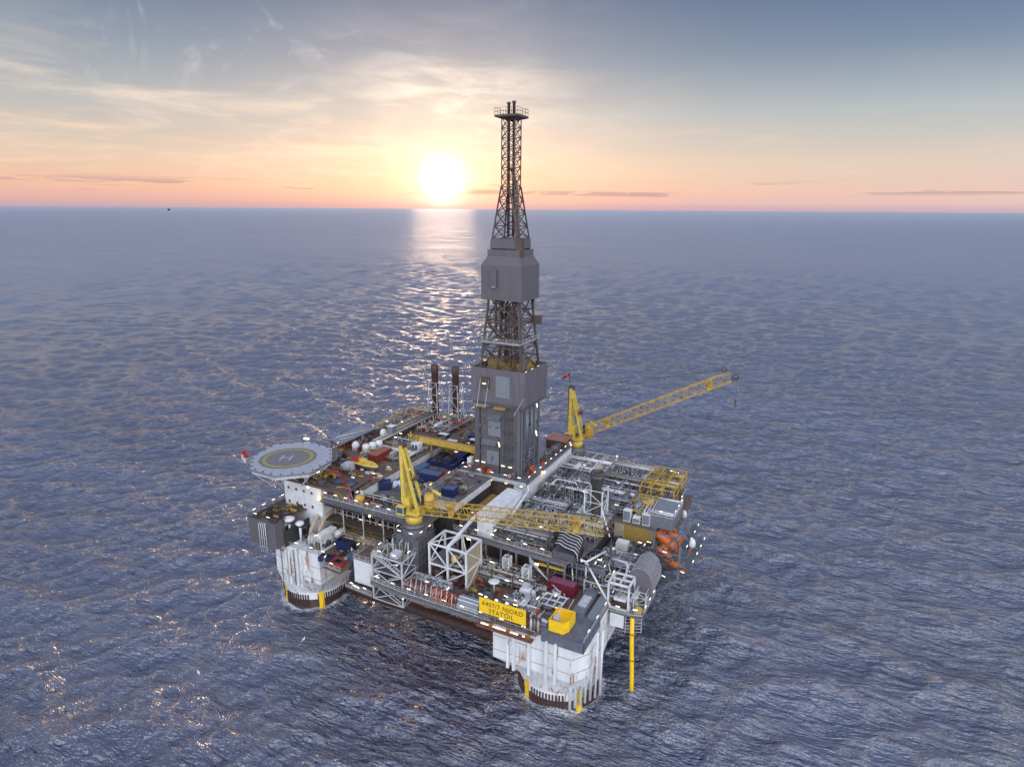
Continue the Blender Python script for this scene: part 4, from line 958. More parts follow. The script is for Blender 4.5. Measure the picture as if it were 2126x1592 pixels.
# ================================================================== CONTAINERS
def container(loc, rz, L, W, H, m, label, group, roof=None, openTop=False):
    t = thing('shipping_container', label, 'container', loc, R(rz), group)
    b = MB(); l, w = L / 2, W / 2
    b.box(-l, -w, .12, l, -w + .08, H - .1).box(-l, w - .08, .12, l, w, H - .1).box(-l, -w + .08, .12, -l + .08, w - .08, H - .1).box(l - .08, -w + .08, .12, l, w - .08, H - .1).box(-l + .08, -w + .08, .1, l - .08, w - .08, .2)
    k = int(L / .45)
    for i in range(k):
        x = -l + (i + .5) * L / k
        b.beam((x, -w - .02, .25), (x, -w - .02, H - .2), .16, .1); b.beam((x, w + .02, .25), (x, w + .02, H - .2), .16, .1)
    k = int(W / .45)
    for i in range(k):
        y = -w + (i + .5) * W / k; b.beam((-l - .02, y, .25), (-l - .02, y, H - .2), .16, .1)
    b.build('body', m, t, True)
    f = MB()
    for sx in (-l, l):
        for sy in (-w, w): f.beam((sx, sy, 0), (sx, sy, H), .2)
    for z in (.1, H - .06):
        for sy in (-w, w): f.beam((-l, sy, z), (l, sy, z), .18)
        for sx in (-l, l): f.beam((sx, -w, z), (sx, w, z), .18)
    f.build('frame', m if not roof else m, t, True)
    if openTop:
        b = MB(); b.box(-l + .1, -w + .1, .2, l - .1, w - .1, H * .55)
        for i in range(5): r = random.Random(i + int(L * 10)); b.cb(r.uniform(-l + .6, l - .6), r.uniform(-w + .5, w - .5), H * .55, .8, .7, .5)
        b.build('load', 'dark', t, True)
    else:
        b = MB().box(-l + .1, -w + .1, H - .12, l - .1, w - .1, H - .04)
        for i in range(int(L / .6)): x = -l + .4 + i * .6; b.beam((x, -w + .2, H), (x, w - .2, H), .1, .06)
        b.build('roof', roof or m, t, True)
    d = MB()
    for y in (-w * .6, -w * .2, w * .2, w * .6): d.beam((l + .06, y, .25), (l + .06, y, H - .25), .06)
    d.box(l + .001, -w + .15, .25, l + .05, -.03, H - .25).box(l + .001, .03, .25, l + .05, w - .15, H - .25)
    d.build('door', m, t, True)
    return t
G = 'cargo containers on the decks'
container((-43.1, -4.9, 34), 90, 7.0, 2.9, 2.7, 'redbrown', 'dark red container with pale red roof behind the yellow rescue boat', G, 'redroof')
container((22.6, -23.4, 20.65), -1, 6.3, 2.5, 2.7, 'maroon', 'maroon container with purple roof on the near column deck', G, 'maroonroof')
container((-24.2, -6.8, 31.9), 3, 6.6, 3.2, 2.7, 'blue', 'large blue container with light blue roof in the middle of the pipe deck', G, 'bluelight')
container((-29.3, -4.0, 31.9), 92, 5.2, 2.4, 2.5, 'bluelight', 'pale blue container end-on left of the large blue one on the pipe deck', G)
container((-28, 4.3, 31.9), 5, 7.4, 2.8, 1.5, 'blue', 'low open dark blue skip left below the gantry girder', G, openTop=True)
container((-22.9, 3.8, 31.9), 90, 6.0, 2.4, 2.4, 'blue', 'dark blue open container beside the drilling base wall', G, openTop=True)
container((-24.0, 10.6, 31.9), 90, 6.2, 2.6, 2.6, 'blue', 'dark blue container standing under the gantry girder', G)
container((-20.6, -5.2, 31.9), 92, 5.4, 2.0, 2.3, 'redbrown', 'narrow dark red container between the blue one and the laydown deck', G)
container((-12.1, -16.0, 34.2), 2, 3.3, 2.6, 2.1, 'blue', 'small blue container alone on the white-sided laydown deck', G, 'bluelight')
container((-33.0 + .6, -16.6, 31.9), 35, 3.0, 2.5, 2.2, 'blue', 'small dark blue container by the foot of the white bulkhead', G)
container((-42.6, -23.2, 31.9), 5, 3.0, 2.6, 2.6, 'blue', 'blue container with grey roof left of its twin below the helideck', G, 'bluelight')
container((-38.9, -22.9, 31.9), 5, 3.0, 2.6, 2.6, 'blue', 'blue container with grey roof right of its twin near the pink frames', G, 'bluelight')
container((-34.9, -30.2, 20), 8, 4.1, 3.0, 2.7, 'blue', 'blue tank container with square top frame beside the worker in yellow', G, openTop=True)
container((-35.6, -36.9, 20), 10, 3.2, 2.0, 1.2, 'blue', 'low blue skip at the outer edge of the side deck', G, openTop=True)
container((-31.8, -37.2, 20), 10, 3.2, 2.2, 1.0, 'red', 'low red skip at the outer edge of the side deck', G, openTop=True)
container((-29.4, -33.4, 20), 0, 2.6, 2.2, 1.8, 'bluelight', 'small grey-blue box container between the red skip and white cabin', G)
container((-26.5, 23.5, 33), 0, 5.4, 2.6, 2.5, 'blue', 'dark blue container between the two exhaust funnel feet', G)
container((-19.7, 21.5, 33), 0, 5.4, 2.6, 2.5, 'blue', 'dark blue container right of the funnels against the derrick', G)
container((-45.9 + .3, -10.2 - 5.8, 34), 92, 3.0, 2.2, 2.5, 'galv', 'grey container between the helideck stair and rescue boat', G)
container((-45.6, -12.4, 34), 92, 3.2, 2.4, 2.6, 'red', 'bright red container at the head of the helideck stair', G)

def heap(name, label, cat, m, c, r, h, seed, lumps=9):
    t = thing(name, label, cat, c); rr = random.Random(seed); b = MB()
    for i in range(lumps):
        x, y = c[0] + rr.uniform(-r, r), c[1] + rr.uniform(-r, r); b.dome((x, y, c[2]), rr.uniform(.5, 1.1), rr.uniform(h * .5, h), 9)
    b.build('sheet', m, t)
heap('tarpaulin_bundle', 'crumpled blue-white tarpaulin bundle behind the near crane mast', 'tarpaulin', 'tarp', (-29.3, -13.6, 31.9), 1.8, 1.8, 4, 12)
heap('sand_coloured_bundle', 'beige wrapped bundle in front of the large blue container', 'tarpaulin', 'beige', (-22.2, -10.6, 31.9), 1.0, 1.3, 8)
# pallets and pipe loads on the pipe deck
for i, (x, y, L, rz, m) in enumerate(((-31.5, 8, 9, 90, 'brown'), (-30, -9, 7, 90, 'steeldark'), (-26.4, -15.6, 6, 0, 'steel'), (-20.2, -14.8, 8, 90, 'steeldark'), (-27.5, 14.6, 10, 90, 'dark'))):
    t = thing('pipe_stack', ['bundle of brown drill pipes along the bulkhead under the gantry', 'dark pipe bundle lying beside the pale blue container', 'short grey pipe bundle near the crane on the pipe deck', 'dark pipe bundle along the laydown deck wall', 'black pipe bundle behind the blue containers'][i], 'pipes', (x, y, 31.9), R(rz), 'pipe bundles on the pipe deck')
    for a in range(5):
        for c_ in range(3 - (a % 2)): MB().tube([(-L / 2, -1 + a * .42, .2 + c_ * .38), (L / 2, -1 + a * .42, .2 + c_ * .38)], .18, 8).build('pipe', m, t, True)
# yellow and pink gear at the edge of the pipe deck
ym = thing('mooring_winch', 'yellow drum winch beside the pink triangular frame on the deck edge', 'winch', (-39.4, -25.6, 31.9))
MB().drum((-41, -25.8, 33.2), (-38.8, -25, 33.2), 1.2, 16).build('drum', 'yellow', ym); MB().torus((-38, -24.6, 33.4), 1.3, .4, 16, (1, .3, 0)).build('flange', 'yellow', ym); MB().cb(-39.6, -25.4, 31.9, 3.4, 2.0, .8).build('bed', 'mustard', ym)
ym = thing('cable_reel', 'round yellow cable reel on the deck edge right of the pink frame', 'winch', (-32.8, -26.4, 31.9))
MB().drum((-33.6, -26.6, 33), (-32, -26.2, 33), 1.0, 16).build('drum', 'yellow', ym); MB().cb(-32.8, -26.4, 31.9, 2.4, 1.6, .5).build('bed', 'mustard', ym)
pk = thing('lifting_frame', 'pink triangular lifting frame standing by the yellow winch', 'frame', (-36.9, -25.6, 31.9))
b = MB(); b.add([(-37.6, -26.2, 31.9), (-36.2, -26.2, 31.9), (-37.0, -25.6, 35), (-37.6, -25.1, 31.9)], [(0, 1, 2), (0, 2, 3), (1, 3, 2), (0, 3, 1)]); b.beam((-36.9, -25.7, 35), (-35, -26.6, 31.9), .25); b.build('frame', 'pink', pk)
pk = thing('lifting_frame', 'flat pink rack of crossed bars below the helideck containers', 'frame', (-43, -25.9, 31.9))
b = MB()
for i in range(4): b.beam((-44 + i * .7, -26.8, 32.6), (-43.2 + i * .7, -25, 32.9), .2)
b.beam((-44, -26.4, 32.7), (-41.2, -25.6, 32.9), .2).beam((-43.6, -25.6, 32.7), (-41.2, -25.0, 32.9), .2); b.build('frame', 'pink', pk)
hp = thing('yellow_hose_pile', 'tangled pile of bright yellow hoses and pipes under the helideck rim', 'hoses', (-45.5, -23, 34.3))
for i in range(18):
    r = random.Random(200 + i); x, y = r.uniform(-50, -45.0), r.uniform(-25.5, -20); b = MB()
    pts = [(x + r.uniform(-1, 1), y + r.uniform(-1, 1), 34.4 + r.uniform(0, 1.9)) for _ in range(4)]
    b.tube(pts, r.uniform(.16, .32), 7); b.build('hose', 'yellow' if i % 3 else 'mustard', hp)

# rescue boat
def boat(loc, rz, tilt=0.0):
    t = thing('rescue_boat', 'yellow fast rescue boat with grey hull in its cradle', 'boat', loc, R(rz))
    b = MB(); S = []
    for i in range(9):
        f = i / 8; x = -4.2 + 8.6 * f; wd = 1.45 * (1 - max(0, (f - .45) / .55) ** 2.2) + .02; z0 = .0 + .9 * max(0, (f - .6) / .4) ** 2
        S.append([(x, -wd, 1.5), (x, -wd * .75, .6 + z0 * .6), (x, 0, z0), (x, wd * .75, .6 + z0 * .6), (x, wd, 1.5)])
    vs = [p for s_ in S for p in s_]; fs = [(i * 5 + j, (i + 1) * 5 + j, (i + 1) * 5 + j + 1, i * 5 + j + 1) for i in range(8) for j in range(4)]
    b.add(vs, fs, True); b.add([S[0][k] for k in range(5)], [(0, 1, 2, 3, 4)]); b.build('hull', 'steel', t, True)
    b = MB(); top = [(s_[0], s_[4]) for s_ in S]
    vs = [p for pr in top for p in ((pr[0][0], pr[0][1], 1.55), (pr[1][0], pr[1][1], 1.55))]; b.add(vs, [(2 * i, 2 * i + 2, 2 * i + 3, 2 * i + 1) for i in range(8)]); b.build('deck', 'yellowpale', t, True)
    b = MB(); b.tube([(s_[0][0], s_[0][1] * 1.05, 1.6) for s_ in S] + [(s_[4][0], s_[4][1] * 1.05, 1.6) for s_ in S[::-1]] , .22, 7); b.build('fender_tube', 'yellowpale', t, True)
    b = MB(); b.cb(-1.2, 0, 1.6, 1.8, 1.3, 1.1); b.cb(.6, 0, 1.6, 1.6, 1.0, .6); b.build('console', 'yellowpale', t, True)
    b = MB(); b.tube([(-2.2, -.9, 1.6), (-2.2, -.7, 3.1), (-2.2, .7, 3.1), (-2.2, .9, 1.6)], .1, 6); b.beam((-2.2, 0, 3.1), (-2.2, 0, 3.8), .08); b.build('roll_bar', 'yellow', t, True)
    b = MB(); b.cb(-2, 0, -.5, .5, 3.0, .9).cb(2, 0, -.5, .5, 3.0, .9); b.build('cradle', 'dark', t, True)
boat((-41.2, -13.2, 34.7), -8)

# free-fall lifeboats
def lifeboat(c, label):
    t = thing('free_fall_lifeboat', label, 'lifeboat', c, 0, 'orange free-fall lifeboats'); tl = R(33)
    def tr(p):
        p = [v * .74 for v in p]; return (p[0] * math.cos(tl) + p[2] * math.sin(tl), p[1], -p[0] * math.sin(tl) + p[2] * math.cos(tl))
    def part(name, f, m):
        b = MB(); f(b); b.v = [tr(p) for p in b.v]; b.build(name, m, t, True)
    def hull(b):
        pr = [(.7, -5.6), (1.3, -5.2), (1.6, -4), (1.75, -1), (1.7, 1.5), (1.3, 4.0), (.7, 5.6), (.1, 6.4)]
        b.lathe((0, 0, 0), [(r_, x_) for r_, x_ in pr], 16, (1, 0, 0))
    part('hull', hull, 'orange')
    part('wheelhouse', lambda b: b.cb(-3.9, 0, 1.1, 2.0, 1.8, 1.5), 'orange')
    part('window', lambda b: b.box(-2.88, -.7, 1.7, -2.84, .7, 2.3).box(-4.6, -.94, 1.8, -3.2, -.91, 2.3), 'glass')
    part('fender', lambda b: b.torus((0, 0, 0), 1.75, .1, 20, (1, 0, 0)).torus((3, 0, 0), 1.55, .08, 20, (1, 0, 0)), 'red')
    part('skid', lambda b: b.beam((-5.5, -.8, -1.75), (5.5, -.8, -1.75), .25).beam((-5.5, .8, -1.75), (5.5, .8, -1.75), .25), 'steel')
lifeboat((39.9, 4.4, 23.9), 'orange lifeboat nearest the mustard wall, fully visible in its sloping cradle')
lifeboat((41.6, 8.6, 22.8), 'orange lifeboat behind the crossed grey braces, partly hidden by the outer platform')
lifeboat((41.4, .3, 21.6), 'orange lifeboat lowest and nearest the camera, glimpsed beneath the outer platform')

ls = thing('lifeboat_station', 'grey cantilevered steel frame with two lamp-lined outer platforms over the sea', 'steel frame', (40, 4, 20))
b = MB()
P1 = [(44.6, 16.6), (45.4, -1.5)]; 
for (x0, y0), (x1, y1) in (((43.4, 17.2), (43.0, .2)), ((46.2, 10.4), (45.8, -6.2))):
    MB().prism([(x1, y1), (x1 + 1.9, y1 - .5), (x0 + 1.9, y0 - .5), (x0, y0)], 23.7, 24.0).build('platform', 'steeldark', ls)
    rail(ls, [(x1 + 1.9, y1 - .4), (x0 + 1.9, y0 - .5)], 24.0, m='steel', lights=3.4)
b = MB()
for x, y in ((37.2, 9.5), (37.2, .2), (44.6, -4.6)):
    b.beam((x, y, 19), (x, y, 28), .5)
for p, q_ in (((35, 9.5, 28), (42.6, 9.5, 28)), ((35, .2, 28), (42.8, .2, 28)), ((42.6, 9.5, 28), (42.8, -4, 27)), ((37.2, .2, 20.5), (46.5, .2, 20)), ((37.2, 9.5, 20.5), (46.5, 9.5, 20)), ((37.2, .2, 21), (42.6, .2, 28)), ((42.6, .2, 28), (46.5, -.2, 20)),
              ((37.2, .2, 20), (37.2, 9.5, 28)), ((37.2, 0, 24), (43, -4, 24)), ((43, -4.4, 24), (37.6, 0, 20)), ((46, -6, 24), (39.6, .4, 18.6)), ((46, -6, 23.7), (40.5, .2, 18.6)), ((42.6, 9.5, 28), (46.5, 9.5, 20)), ((42.4, 4, 28), (47, 4, 24)), ((47.5, -6, 23.5), (47.5, 10, 23.5)), ((45, -1, 23.5), (45, 17, 23.5))):
    b.beam(p, q_, .36)
b.build('frame', 'steel', ls)
b = MB(); b.box(37.1, -1.0, 22.3, 43.4, .5, 22.7); b.build('walkway', 'steeldark', ls)
rail(ls, [(25.6, -5.3), (37, -5.3), (37.1, -.9), (43.4, -.9)], 22.6, m='steel', lights=4)
for p in ((39.5, .3, 20.2), (45, -1.4, 20), (38.2, 9, 24.4), (41, -3.6, 19)): lamp(ls, p, R(-20))
for (x, y, z, h, lab) in ((40.6, 18.6, 24.6, 2.2, 'white egg-shaped radome at the rear of the lifeboat station'), (46.0, 3.0, 24.8, 2.6, 'white egg-shaped radome between the two outer platforms')):
    a = thing('radome', lab, 'radome', (x, y, z - .8), group='egg-shaped radomes by the lifeboats'); MB().lathe((x, y, z), [(.35, 0), (.75, .35 * h / 2), (.8, .5 * h), (.6, .8 * h), (.1, h)], 14).build('dome', 'white', a); MB().tube([(x, y, z - .8), (x, y, z + .05)], .3, 8).build('mast', 'steel', a)

# ================================================================== PROCESS AREA
pd = thing('process_deck', 'grey process deck slab with lamp-lined front edge below the near crane jib', 'deck module', (16, 5, 20))
MB().prism([(-8, -21), (23, -22.4), (25, -20), (26.2, -12.2), (26.2, 2.4), (37, 2.4), (37.2, 12), (41.2, 13.5), (38.6, 28), (33.2, 36.6), (1.7, 39.4), (1.98, -.2), (-8, -.2)], 27.3, 28.0).build('deck_plate', 'deck', pd)
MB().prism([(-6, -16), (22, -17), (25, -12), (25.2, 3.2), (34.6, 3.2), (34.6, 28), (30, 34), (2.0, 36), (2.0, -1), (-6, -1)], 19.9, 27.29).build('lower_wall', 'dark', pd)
b = MB()
for i in range(8): x = -7 + i * 4.2; b.beam((x, -21 - i * .15, 20), (x, -21 - i * .15, 27.3), .4)
b.beam((-8, -21.2, 27.0), (23, -22.6, 27.0), .3, .8)
for i in range(4): b.beam((-2 + i * 6.5, -21.3, 20.1), (2 + i * 6.5, -21.4, 27), .22)
b.build('edge_frame', 'steel', pd)
rail(pd, [(-8, -21), (19, -22.2)], 28, m='galv', lights=4.5)
rail(pd, [(39.8, 14.2), (38.6, 28), (33.2, 36.6), (4, 39.3)], 28, m='galv', lights=7)
for p in ((-5, -18.6, 24.6), (-3.5, -19, 22.6), (7.8, -17.6, 26.3), (12, -17.8, 25.9), (14, -19, 23)): lamp(pd, p, 0, 'lampwarm', (1.0, .25, .2))

PCOL = ['galv', 'galv', 'white', 'galv', 'steel', 'steel', 'steel', 'steeldark', 'steeldark', 'dark', 'beige', 'brown']
def process(name, label, x0, x1, y0, y1, z0, h, seed, n_pipe=22, n_ves=3, frame='galv', mats=PCOL, deckm=None, lights=3, fr_n=(2, 2), half=True):
    r = random.Random(seed)
    t = thing(name, label, 'process module', ((x0 + x1) / 2, (y0 + y1) / 2, z0), group='process equipment modules')
    if deckm: MB().box(x0, y0, z0, x1, y1, z0 + .25).build('deck_plate', deckm, t); z0 += .25
    if frame:
        b = MB(); nx, ny = fr_n
        for i in range(nx + 1):
            for j in range(ny + 1):
                x = x0 + (x1 - x0) * i / nx; y = y0 + (y1 - y0) * j / ny; b.beam((x, y, z0), (x, y, z0 + h), .24)
        for k in ((1, .5) if half else (1,)):
            for i in range(nx + 1): x = x0 + (x1 - x0) * i / nx; b.beam((x, y0, z0 + h * k), (x, y1, z0 + h * k), .2)
            for j in range(ny + 1): y = y0 + (y1 - y0) * j / ny; b.beam((x0, y, z0 + h * k - .05), (x1, y, z0 + h * k - .05), .2)
        b.build('steel_frame', frame, t)
    for i in range(n_ves):
        b = MB(); k = r.random(); rad = r.uniform(.55, 1.1); m = r.choice(['steel', 'galv', 'steeldark', 'beige', 'steel'])
        if k < .45:
            L = r.uniform(3, min(7, max(3.1, (x1 - x0) * .7))); x = r.uniform(x0 + .8, max(x0 + .9, x1 - L - .8)); y = r.uniform(y0 + 1, y1 - 1); z = z0 + rad + .6
            b.drum((x, y, z), (x + L, y, z), rad, 16); b.build('horizontal_vessel', m, t); s_ = MB().cb(x + .7, y, z0, .3, rad * 1.4, .9).cb(x + L - .7, y, z0, .3, rad * 1.4, .9); s_.build('saddle', 'steeldark', t)
        elif k < .75:
            L = r.uniform(3, min(6, max(3.1, (y1 - y0) * .7))); x = r.uniform(x0 + 1, x1 - 1); y = r.uniform(y0 + .6, max(y0 + .7, y1 - L - .6)); z = z0 + rad + .6 + r.uniform(0, h * .4)
            b.drum((x, y, z), (x, y + L, z), rad, 16); b.build('horizontal_vessel', m, t)
        else:
            x = r.uniform(x0 + 1, x1 - 1); y = r.uniform(y0 + 1, y1 - 1); b.drum((x, y, z0 + .4), (x, y, z0 + h * r.uniform(.6, 1.0)), rad * .8, 16); b.build('upright_vessel', m, t)
    for i in range(int(n_pipe * 1.5)):
        b = MB(); k = r.random(); rad = r.choice([.07, .09, .12, .15, .2, .28]); z = z0 + h * r.uniform(.15, 1.0); m = r.choice(mats)
        x = r.uniform(x0 + .4, x1 - .4); y = r.uniform(y0 + .4, y1 - .4); xe = r.uniform(x0 + .4, x1 - .4); ye = r.uniform(y0 + .4, y1 - .4)
        if k < .3:
            cnt = r.choice([2, 3, 4]) if rad < .2 else 2
            for c_ in range(cnt): yy = y + c_ * rad * 3; b.tube([(x0 + .2, yy, z), (x1 - .2, yy, z)], rad, 6)
            b.build('pipe_bundle', m, t)
        elif k < .55:
            cnt = r.choice([2, 3, 4]) if rad < .2 else 2
            for c_ in range(cnt): xx = x + c_ * rad * 3; b.tube([(xx, y0 + .2, z), (xx, y1 - .2, z)], rad, 6)
            b.build('pipe_bundle', m, t)
        elif k < .85:
            e = rad * 2
            sx = 1 if xe > x else -1; sy = 1 if ye > y else -1
            b.tube([(x, y, z0), (x, y, z - e), (x + e * sx * .7, y, z - e * .3), (x + e * sx, y, z), (xe - e * sx, y, z), (xe - e * sx * .3, y + e * sy * .3, z), (xe, y + e * sy, z), (xe, ye, z), (xe, ye + .01, z - e), (xe, ye, z0)], rad, 7); b.build('pipe', m, t)
        else:
            b.cb(x, y, z0, r.uniform(.6, 1.8), r.uniform(.5, 1.5), r.uniform(.6, h * .6)); b.build('equipment_box', r.choice(['galv', 'steeldark', 'steel', 'white', 'brown', 'mustard', 'orangereel']), t)
    # flanges, valves, small fittings in one countless layer
    b = MB()
    for i in range(int(n_pipe * 6)):
        x, y, z = r.uniform(x0 + .2, x1 - .2), r.uniform(y0 + .2, y1 - .2), z0 + h * r.uniform(.1, 1.0)
        k = r.random()
        if k < .4: b.cb(x, y, z, r.uniform(.15, .5), r.uniform(.15, .5), r.uniform(.15, .5))
        elif k < .7: b.beam((x, y, z0 + h * r.uniform(0, .5)), (x, y, z + r.uniform(.2, 1.4)), .1)
        elif k < .85: b.beam((x, y, z), (x + r.uniform(-2, 2), y, z), .1)
        else: b.beam((x, y, z), (x, y + r.uniform(-2, 2), z), .1)
        if i % 3 == 0: b.beam((x, y, z0), (x, y, z0 + h * r.uniform(.7, 1.25)), r.choice([.08, .12, .16]))
    o = b.build('small_fittings', r.choice(['galv', 'steel']), t); o['kind'] = 'stuff'
    for i in range(lights):
        lamp(t, (r.uniform(x0, x1), r.uniform(y0, y1), z0 + h * r.uniform(.5, 1.05)), r.choice([0, PI / 2]), 'lamp', (1.0, .2, .14))
    return t
Ycol = ['yellow', 'yellow', 'mustard', 'galv', 'steel', 'beige']
process('separation_module', 'grey pipe forest directly in front of the far crane foot', 2.6, 16, 22, 37, 28, 3.2, 11, 34, 3, 'galv', lights=4)
process('separation_module', 'grey pipe forest at the far right edge behind the yellow frames', 16.6, 31.5, 23, 35.5, 28, 3.2, 12, 34, 3, 'steel', lights=4)
process('compression_module', 'dark pipe racks beside the white side wall of the drilling base', 3.0, 16, 6, 21.5, 28, 3.0, 13, 34, 4, 'steeldark', ['steeldark', 'steel', 'dark', 'galv', 'dark'], lights=4)
process('compression_module', 'grey pipe racks right behind the dark exhaust stack', 17, 28.6, 4, 22.4, 28, 3.2, 14, 34, 3, 'steel', lights=4)
process('manifold_module', 'looping grey pipes in front of the drilling base corner above the crane jib', 3.8, 14.5, -12, 5, 28, 2.6, 15, 36, 3, None, ['steel', 'galv', 'steeldark', 'steel'], lights=3)
process('manifold_module', 'pipes and drums between the jib and the exhaust stack', 15, 26, -12, 3, 28, 3.0, 16, 32, 3, 'steel', lights=3)
process('pump_module', 'row of pumps and small vessels just behind the lamp-lined process edge', -6, 17, -20.4, -13, 28, 2.8, 17, 40, 5, 'steeldark', lights=2, fr_n=(4, 1))
process('yellow_frame_module', 'tall yellow braced frames with pipework at the right rear edge', 28.8, 38, 16, 32, 28, 4.6, 18, 30, 2, 'yellow', Ycol, lights=4, fr_n=(3, 3))
process('yellow_frame_module', 'low yellow pipe frames behind the white cabinets', 28.4, 35.4, 4.6, 15, 28, 2.6, 19, 20, 1, 'yellow', Ycol, lights=3, fr_n=(2, 2))
process('wellhead_module', 'dim equipment racks on the low deck behind the small white lattice towers', -5, 17, -27, -22.2, 20, 3.4, 20, 40, 3, 'steeldark', ['brown', 'dark', 'steeldark', 'galv', 'beige'], lights=6, fr_n=(4, 1))
process('bracing_module', 'grey braced racks between the curved cooler ducts and the corrugated enclosure', 26.6, 35.6, -11.8, -5.8, 20, 4.2, 31, 30, 2, 'galv', lights=4, fr_n=(2, 2))
process('bracing_module', 'tall grey pipe frames below the tubular strut frame', 18.5, 31, -20.6, -12.6, 20, 7.0, 32, 30, 2, 'steel', ['steel', 'steeldark', 'brown', 'galv', 'dark'], lights=6, fr_n=(2, 1))
process('hang_off_module', 'pipework hanging on the outer edge between the enclosure and lifeboats', 33, 38.5, -9, 3, 19.8, 4.5, 33, 24, 1, 'steel', ['steel', 'brown', 'galv', 'dark'], lights=3, fr_n=(1, 2))
process('injection_module', 'pipework on the low deck right of the maroon container', 27, 38.6, -21.4, -12.4, 19.6, 4.0, 21, 34, 2, 'galv', lights=5, deckm='deck', fr_n=(2, 1))
process('valve_module', 'white piping and railings left of the hose reels on the front walkway', -11, -1, -38.6, -33.2, 19.9, 1.8, 22, 26, 0, 'galv', ['galv', 'white', 'galv', 'beige'], lights=2, fr_n=(3, 1))
process('column_top_equipment', 'mixed pumps and pipes behind the yellow name board', 13.2, 21, -35, -30, 20.6, 1.8, 23, 18, 1, None, lights=3)
process('recess_equipment', 'brown pipes and lamps in the recess left of the near crane base', -44, -19, -29.8, -24.6, 20, 2.6, 24, 30, 2, None, ['brown', 'beige', 'dark', 'steel', 'mustard'], lights=4)
process('rear_utility_module', 'crowded utilities with white tanks at the far left edge behind the red container', -61.4, -52, 14, 40, 33.6, 3.0, 25, 44, 4, 'steel', ['brown', 'beige', 'galv', 'redbrown', 'mustard'], lights=5, fr_n=(2, 3))
process('rear_utility_module', 'brown pipe clutter left of the exhaust funnel feet', -50, -37, 22, 40, 33.6, 2.0, 26, 40, 2, None, ['brown', 'beige', 'redbrown', 'mustard', 'steel'], lights=4)
process('mud_module', 'yellow-lit machinery between the gantry girder and the exhaust funnels', -34, -19.2, 12, 31, 31.9, 2.2, 27, 36, 1, 'mustard', ['mustard', 'yellow', 'brown', 'steeldark'], lights=3, fr_n=(2, 2))
process('deck_winches', 'winches and small gear around the yellow rescue boat', -49, -35, -4.5, 12, 34.0, 1.5, 28, 26, 1, None, ['mustard', 'brown', 'steel', 'galv'], lights=3)
process('drilling_utilities', 'pipes and boxes climbing behind the tower on the drill floor', -1, 1.4, 16, 27, 33.9, 2.6, 29, 16, 0, None, ['brown', 'redbrown', 'steel'], lights=1)

# exhaust stack in its white frame
es = thing('exhaust_stack', 'thick dark exhaust stack rising inside a white lattice frame', 'exhaust stack', (22.3, -1.4, 28))
MB().lathe((22.3, -1.4, 28), [(1.25, 0), (1.25, 10.2), (1.65, 10.6), (1.65, 12.4), (1.75, 12.45), (1.75, 12.7), (1.65, 12.75), (1.65, 13.6), (1.75, 13.65), (1.75, 13.9), (1.45, 13.9), (1.45, 12.5)], 22, caps=False).build('pipe', 'stack', es)
b = MB(); lattice_tower(b, 20, -3.7, 24.6, .9, 20, -3.7, 24.6, .9, 28, 37.6, 3, .14, .07, kind='Z'); b.beam((24.6, -3.7, 33), (28, -7, 28), .25); b.build('lattice_frame', 'white', es)
rail(es, [(19.8, -3.9), (24.8, -3.9), (24.8, 1.1)], 28.2, m='galv')

# long white roof box
rb = thing('white_module_roof', 'long sloping-shaded white roof box in front of the drilling base', 'module', (1, -13, 28))
MB().box(-1.2, -21, 28, 2.9, -4.6, 33.6).build('housing', 'white', rb); MB().box(-1.35, -21.15, 33.61, 3.05, -4.5, 33.85).build('roof', 'white', rb)
MB().box(-8.1, -18, 28, -1.3, -1, 29.2).build('sump', 'mustard', rb)
b = MB(); b.beam((3.6, -20, 28), (3.6, -2, 33), .5); b.beam((3.6, -2, 33), (2.6, -.4, 33.5), .4); b.build('slanting_duct', 'white', rb)

# air cooler with curved ducts
ac = thing('air_cooler', 'bank of six curved black and white ducts beneath the jib tip', 'cooler', (22, -18, 28))
for i in range(6):
    y = -14.6 - i * 1.35
    pts = [(18.6 + .25 * i, y, 31.4), (19.6 + .25 * i, y, 31.6), (20.8 + .25 * i, y, 31.0), (22 + .25 * i, y, 30.8), (23.2 + .25 * i, y, 30.6), (23.9 + .25 * i, y, 29.8), (24.1 + .25 * i, y, 28.2)]
    MB().tube(pts, .42, 8).build('duct', 'black', ac); MB().tube([(a, c_ - .45, d_ + .2) for a, c_, d_ in pts], .13, 6).build('duct_rim', 'galv', ac)
MB().box(19.2, -21.9, 28.05, 24.6, -13.9, 29.6).build('casing', 'steeldark', ac)

# panel skid top right
sk = thing('cooler_skid', 'grey-blue flat panelled skid with white pipes above the orange lifeboats', 'skid', (38, 8, 28))
MB().box(34.6, 3, 28, 41, 13.6, 31.2).build('housing', 'steel', sk); MB().box(35.4, 4.4, 31.2, 40.6, 12.4, 31.5).build('panel', 'cladlight', sk)
b = MB()
for y in (3.6, 4.6, 12.6): b.tube([(34.8, y, 31.7), (41, y, 31.7)], .3, 8)
for x in (35, 41): b.beam((x, 3, 31.3), (x, 13.6, 31.3), .2)
b.build('header_pipe', 'galv', sk); rail(sk, [(34.6, 3), (41, 3), (41, 13.6)], 31.2, m='galv', lights=3.5)
mw = thing('mustard_wall', 'mustard-yellow panel wall below the row of white cabinets', 'wall', (32, 2.5, 20))
MB().box(26.4, 2.5, 22.4, 36.8, 2.9, 27.28).build('panel', 'mustard', mw)
MB().box(26.2, 2.2, 22.4, 28.8, 2.49, 27.28).build('grey_panel', 'beige', mw)
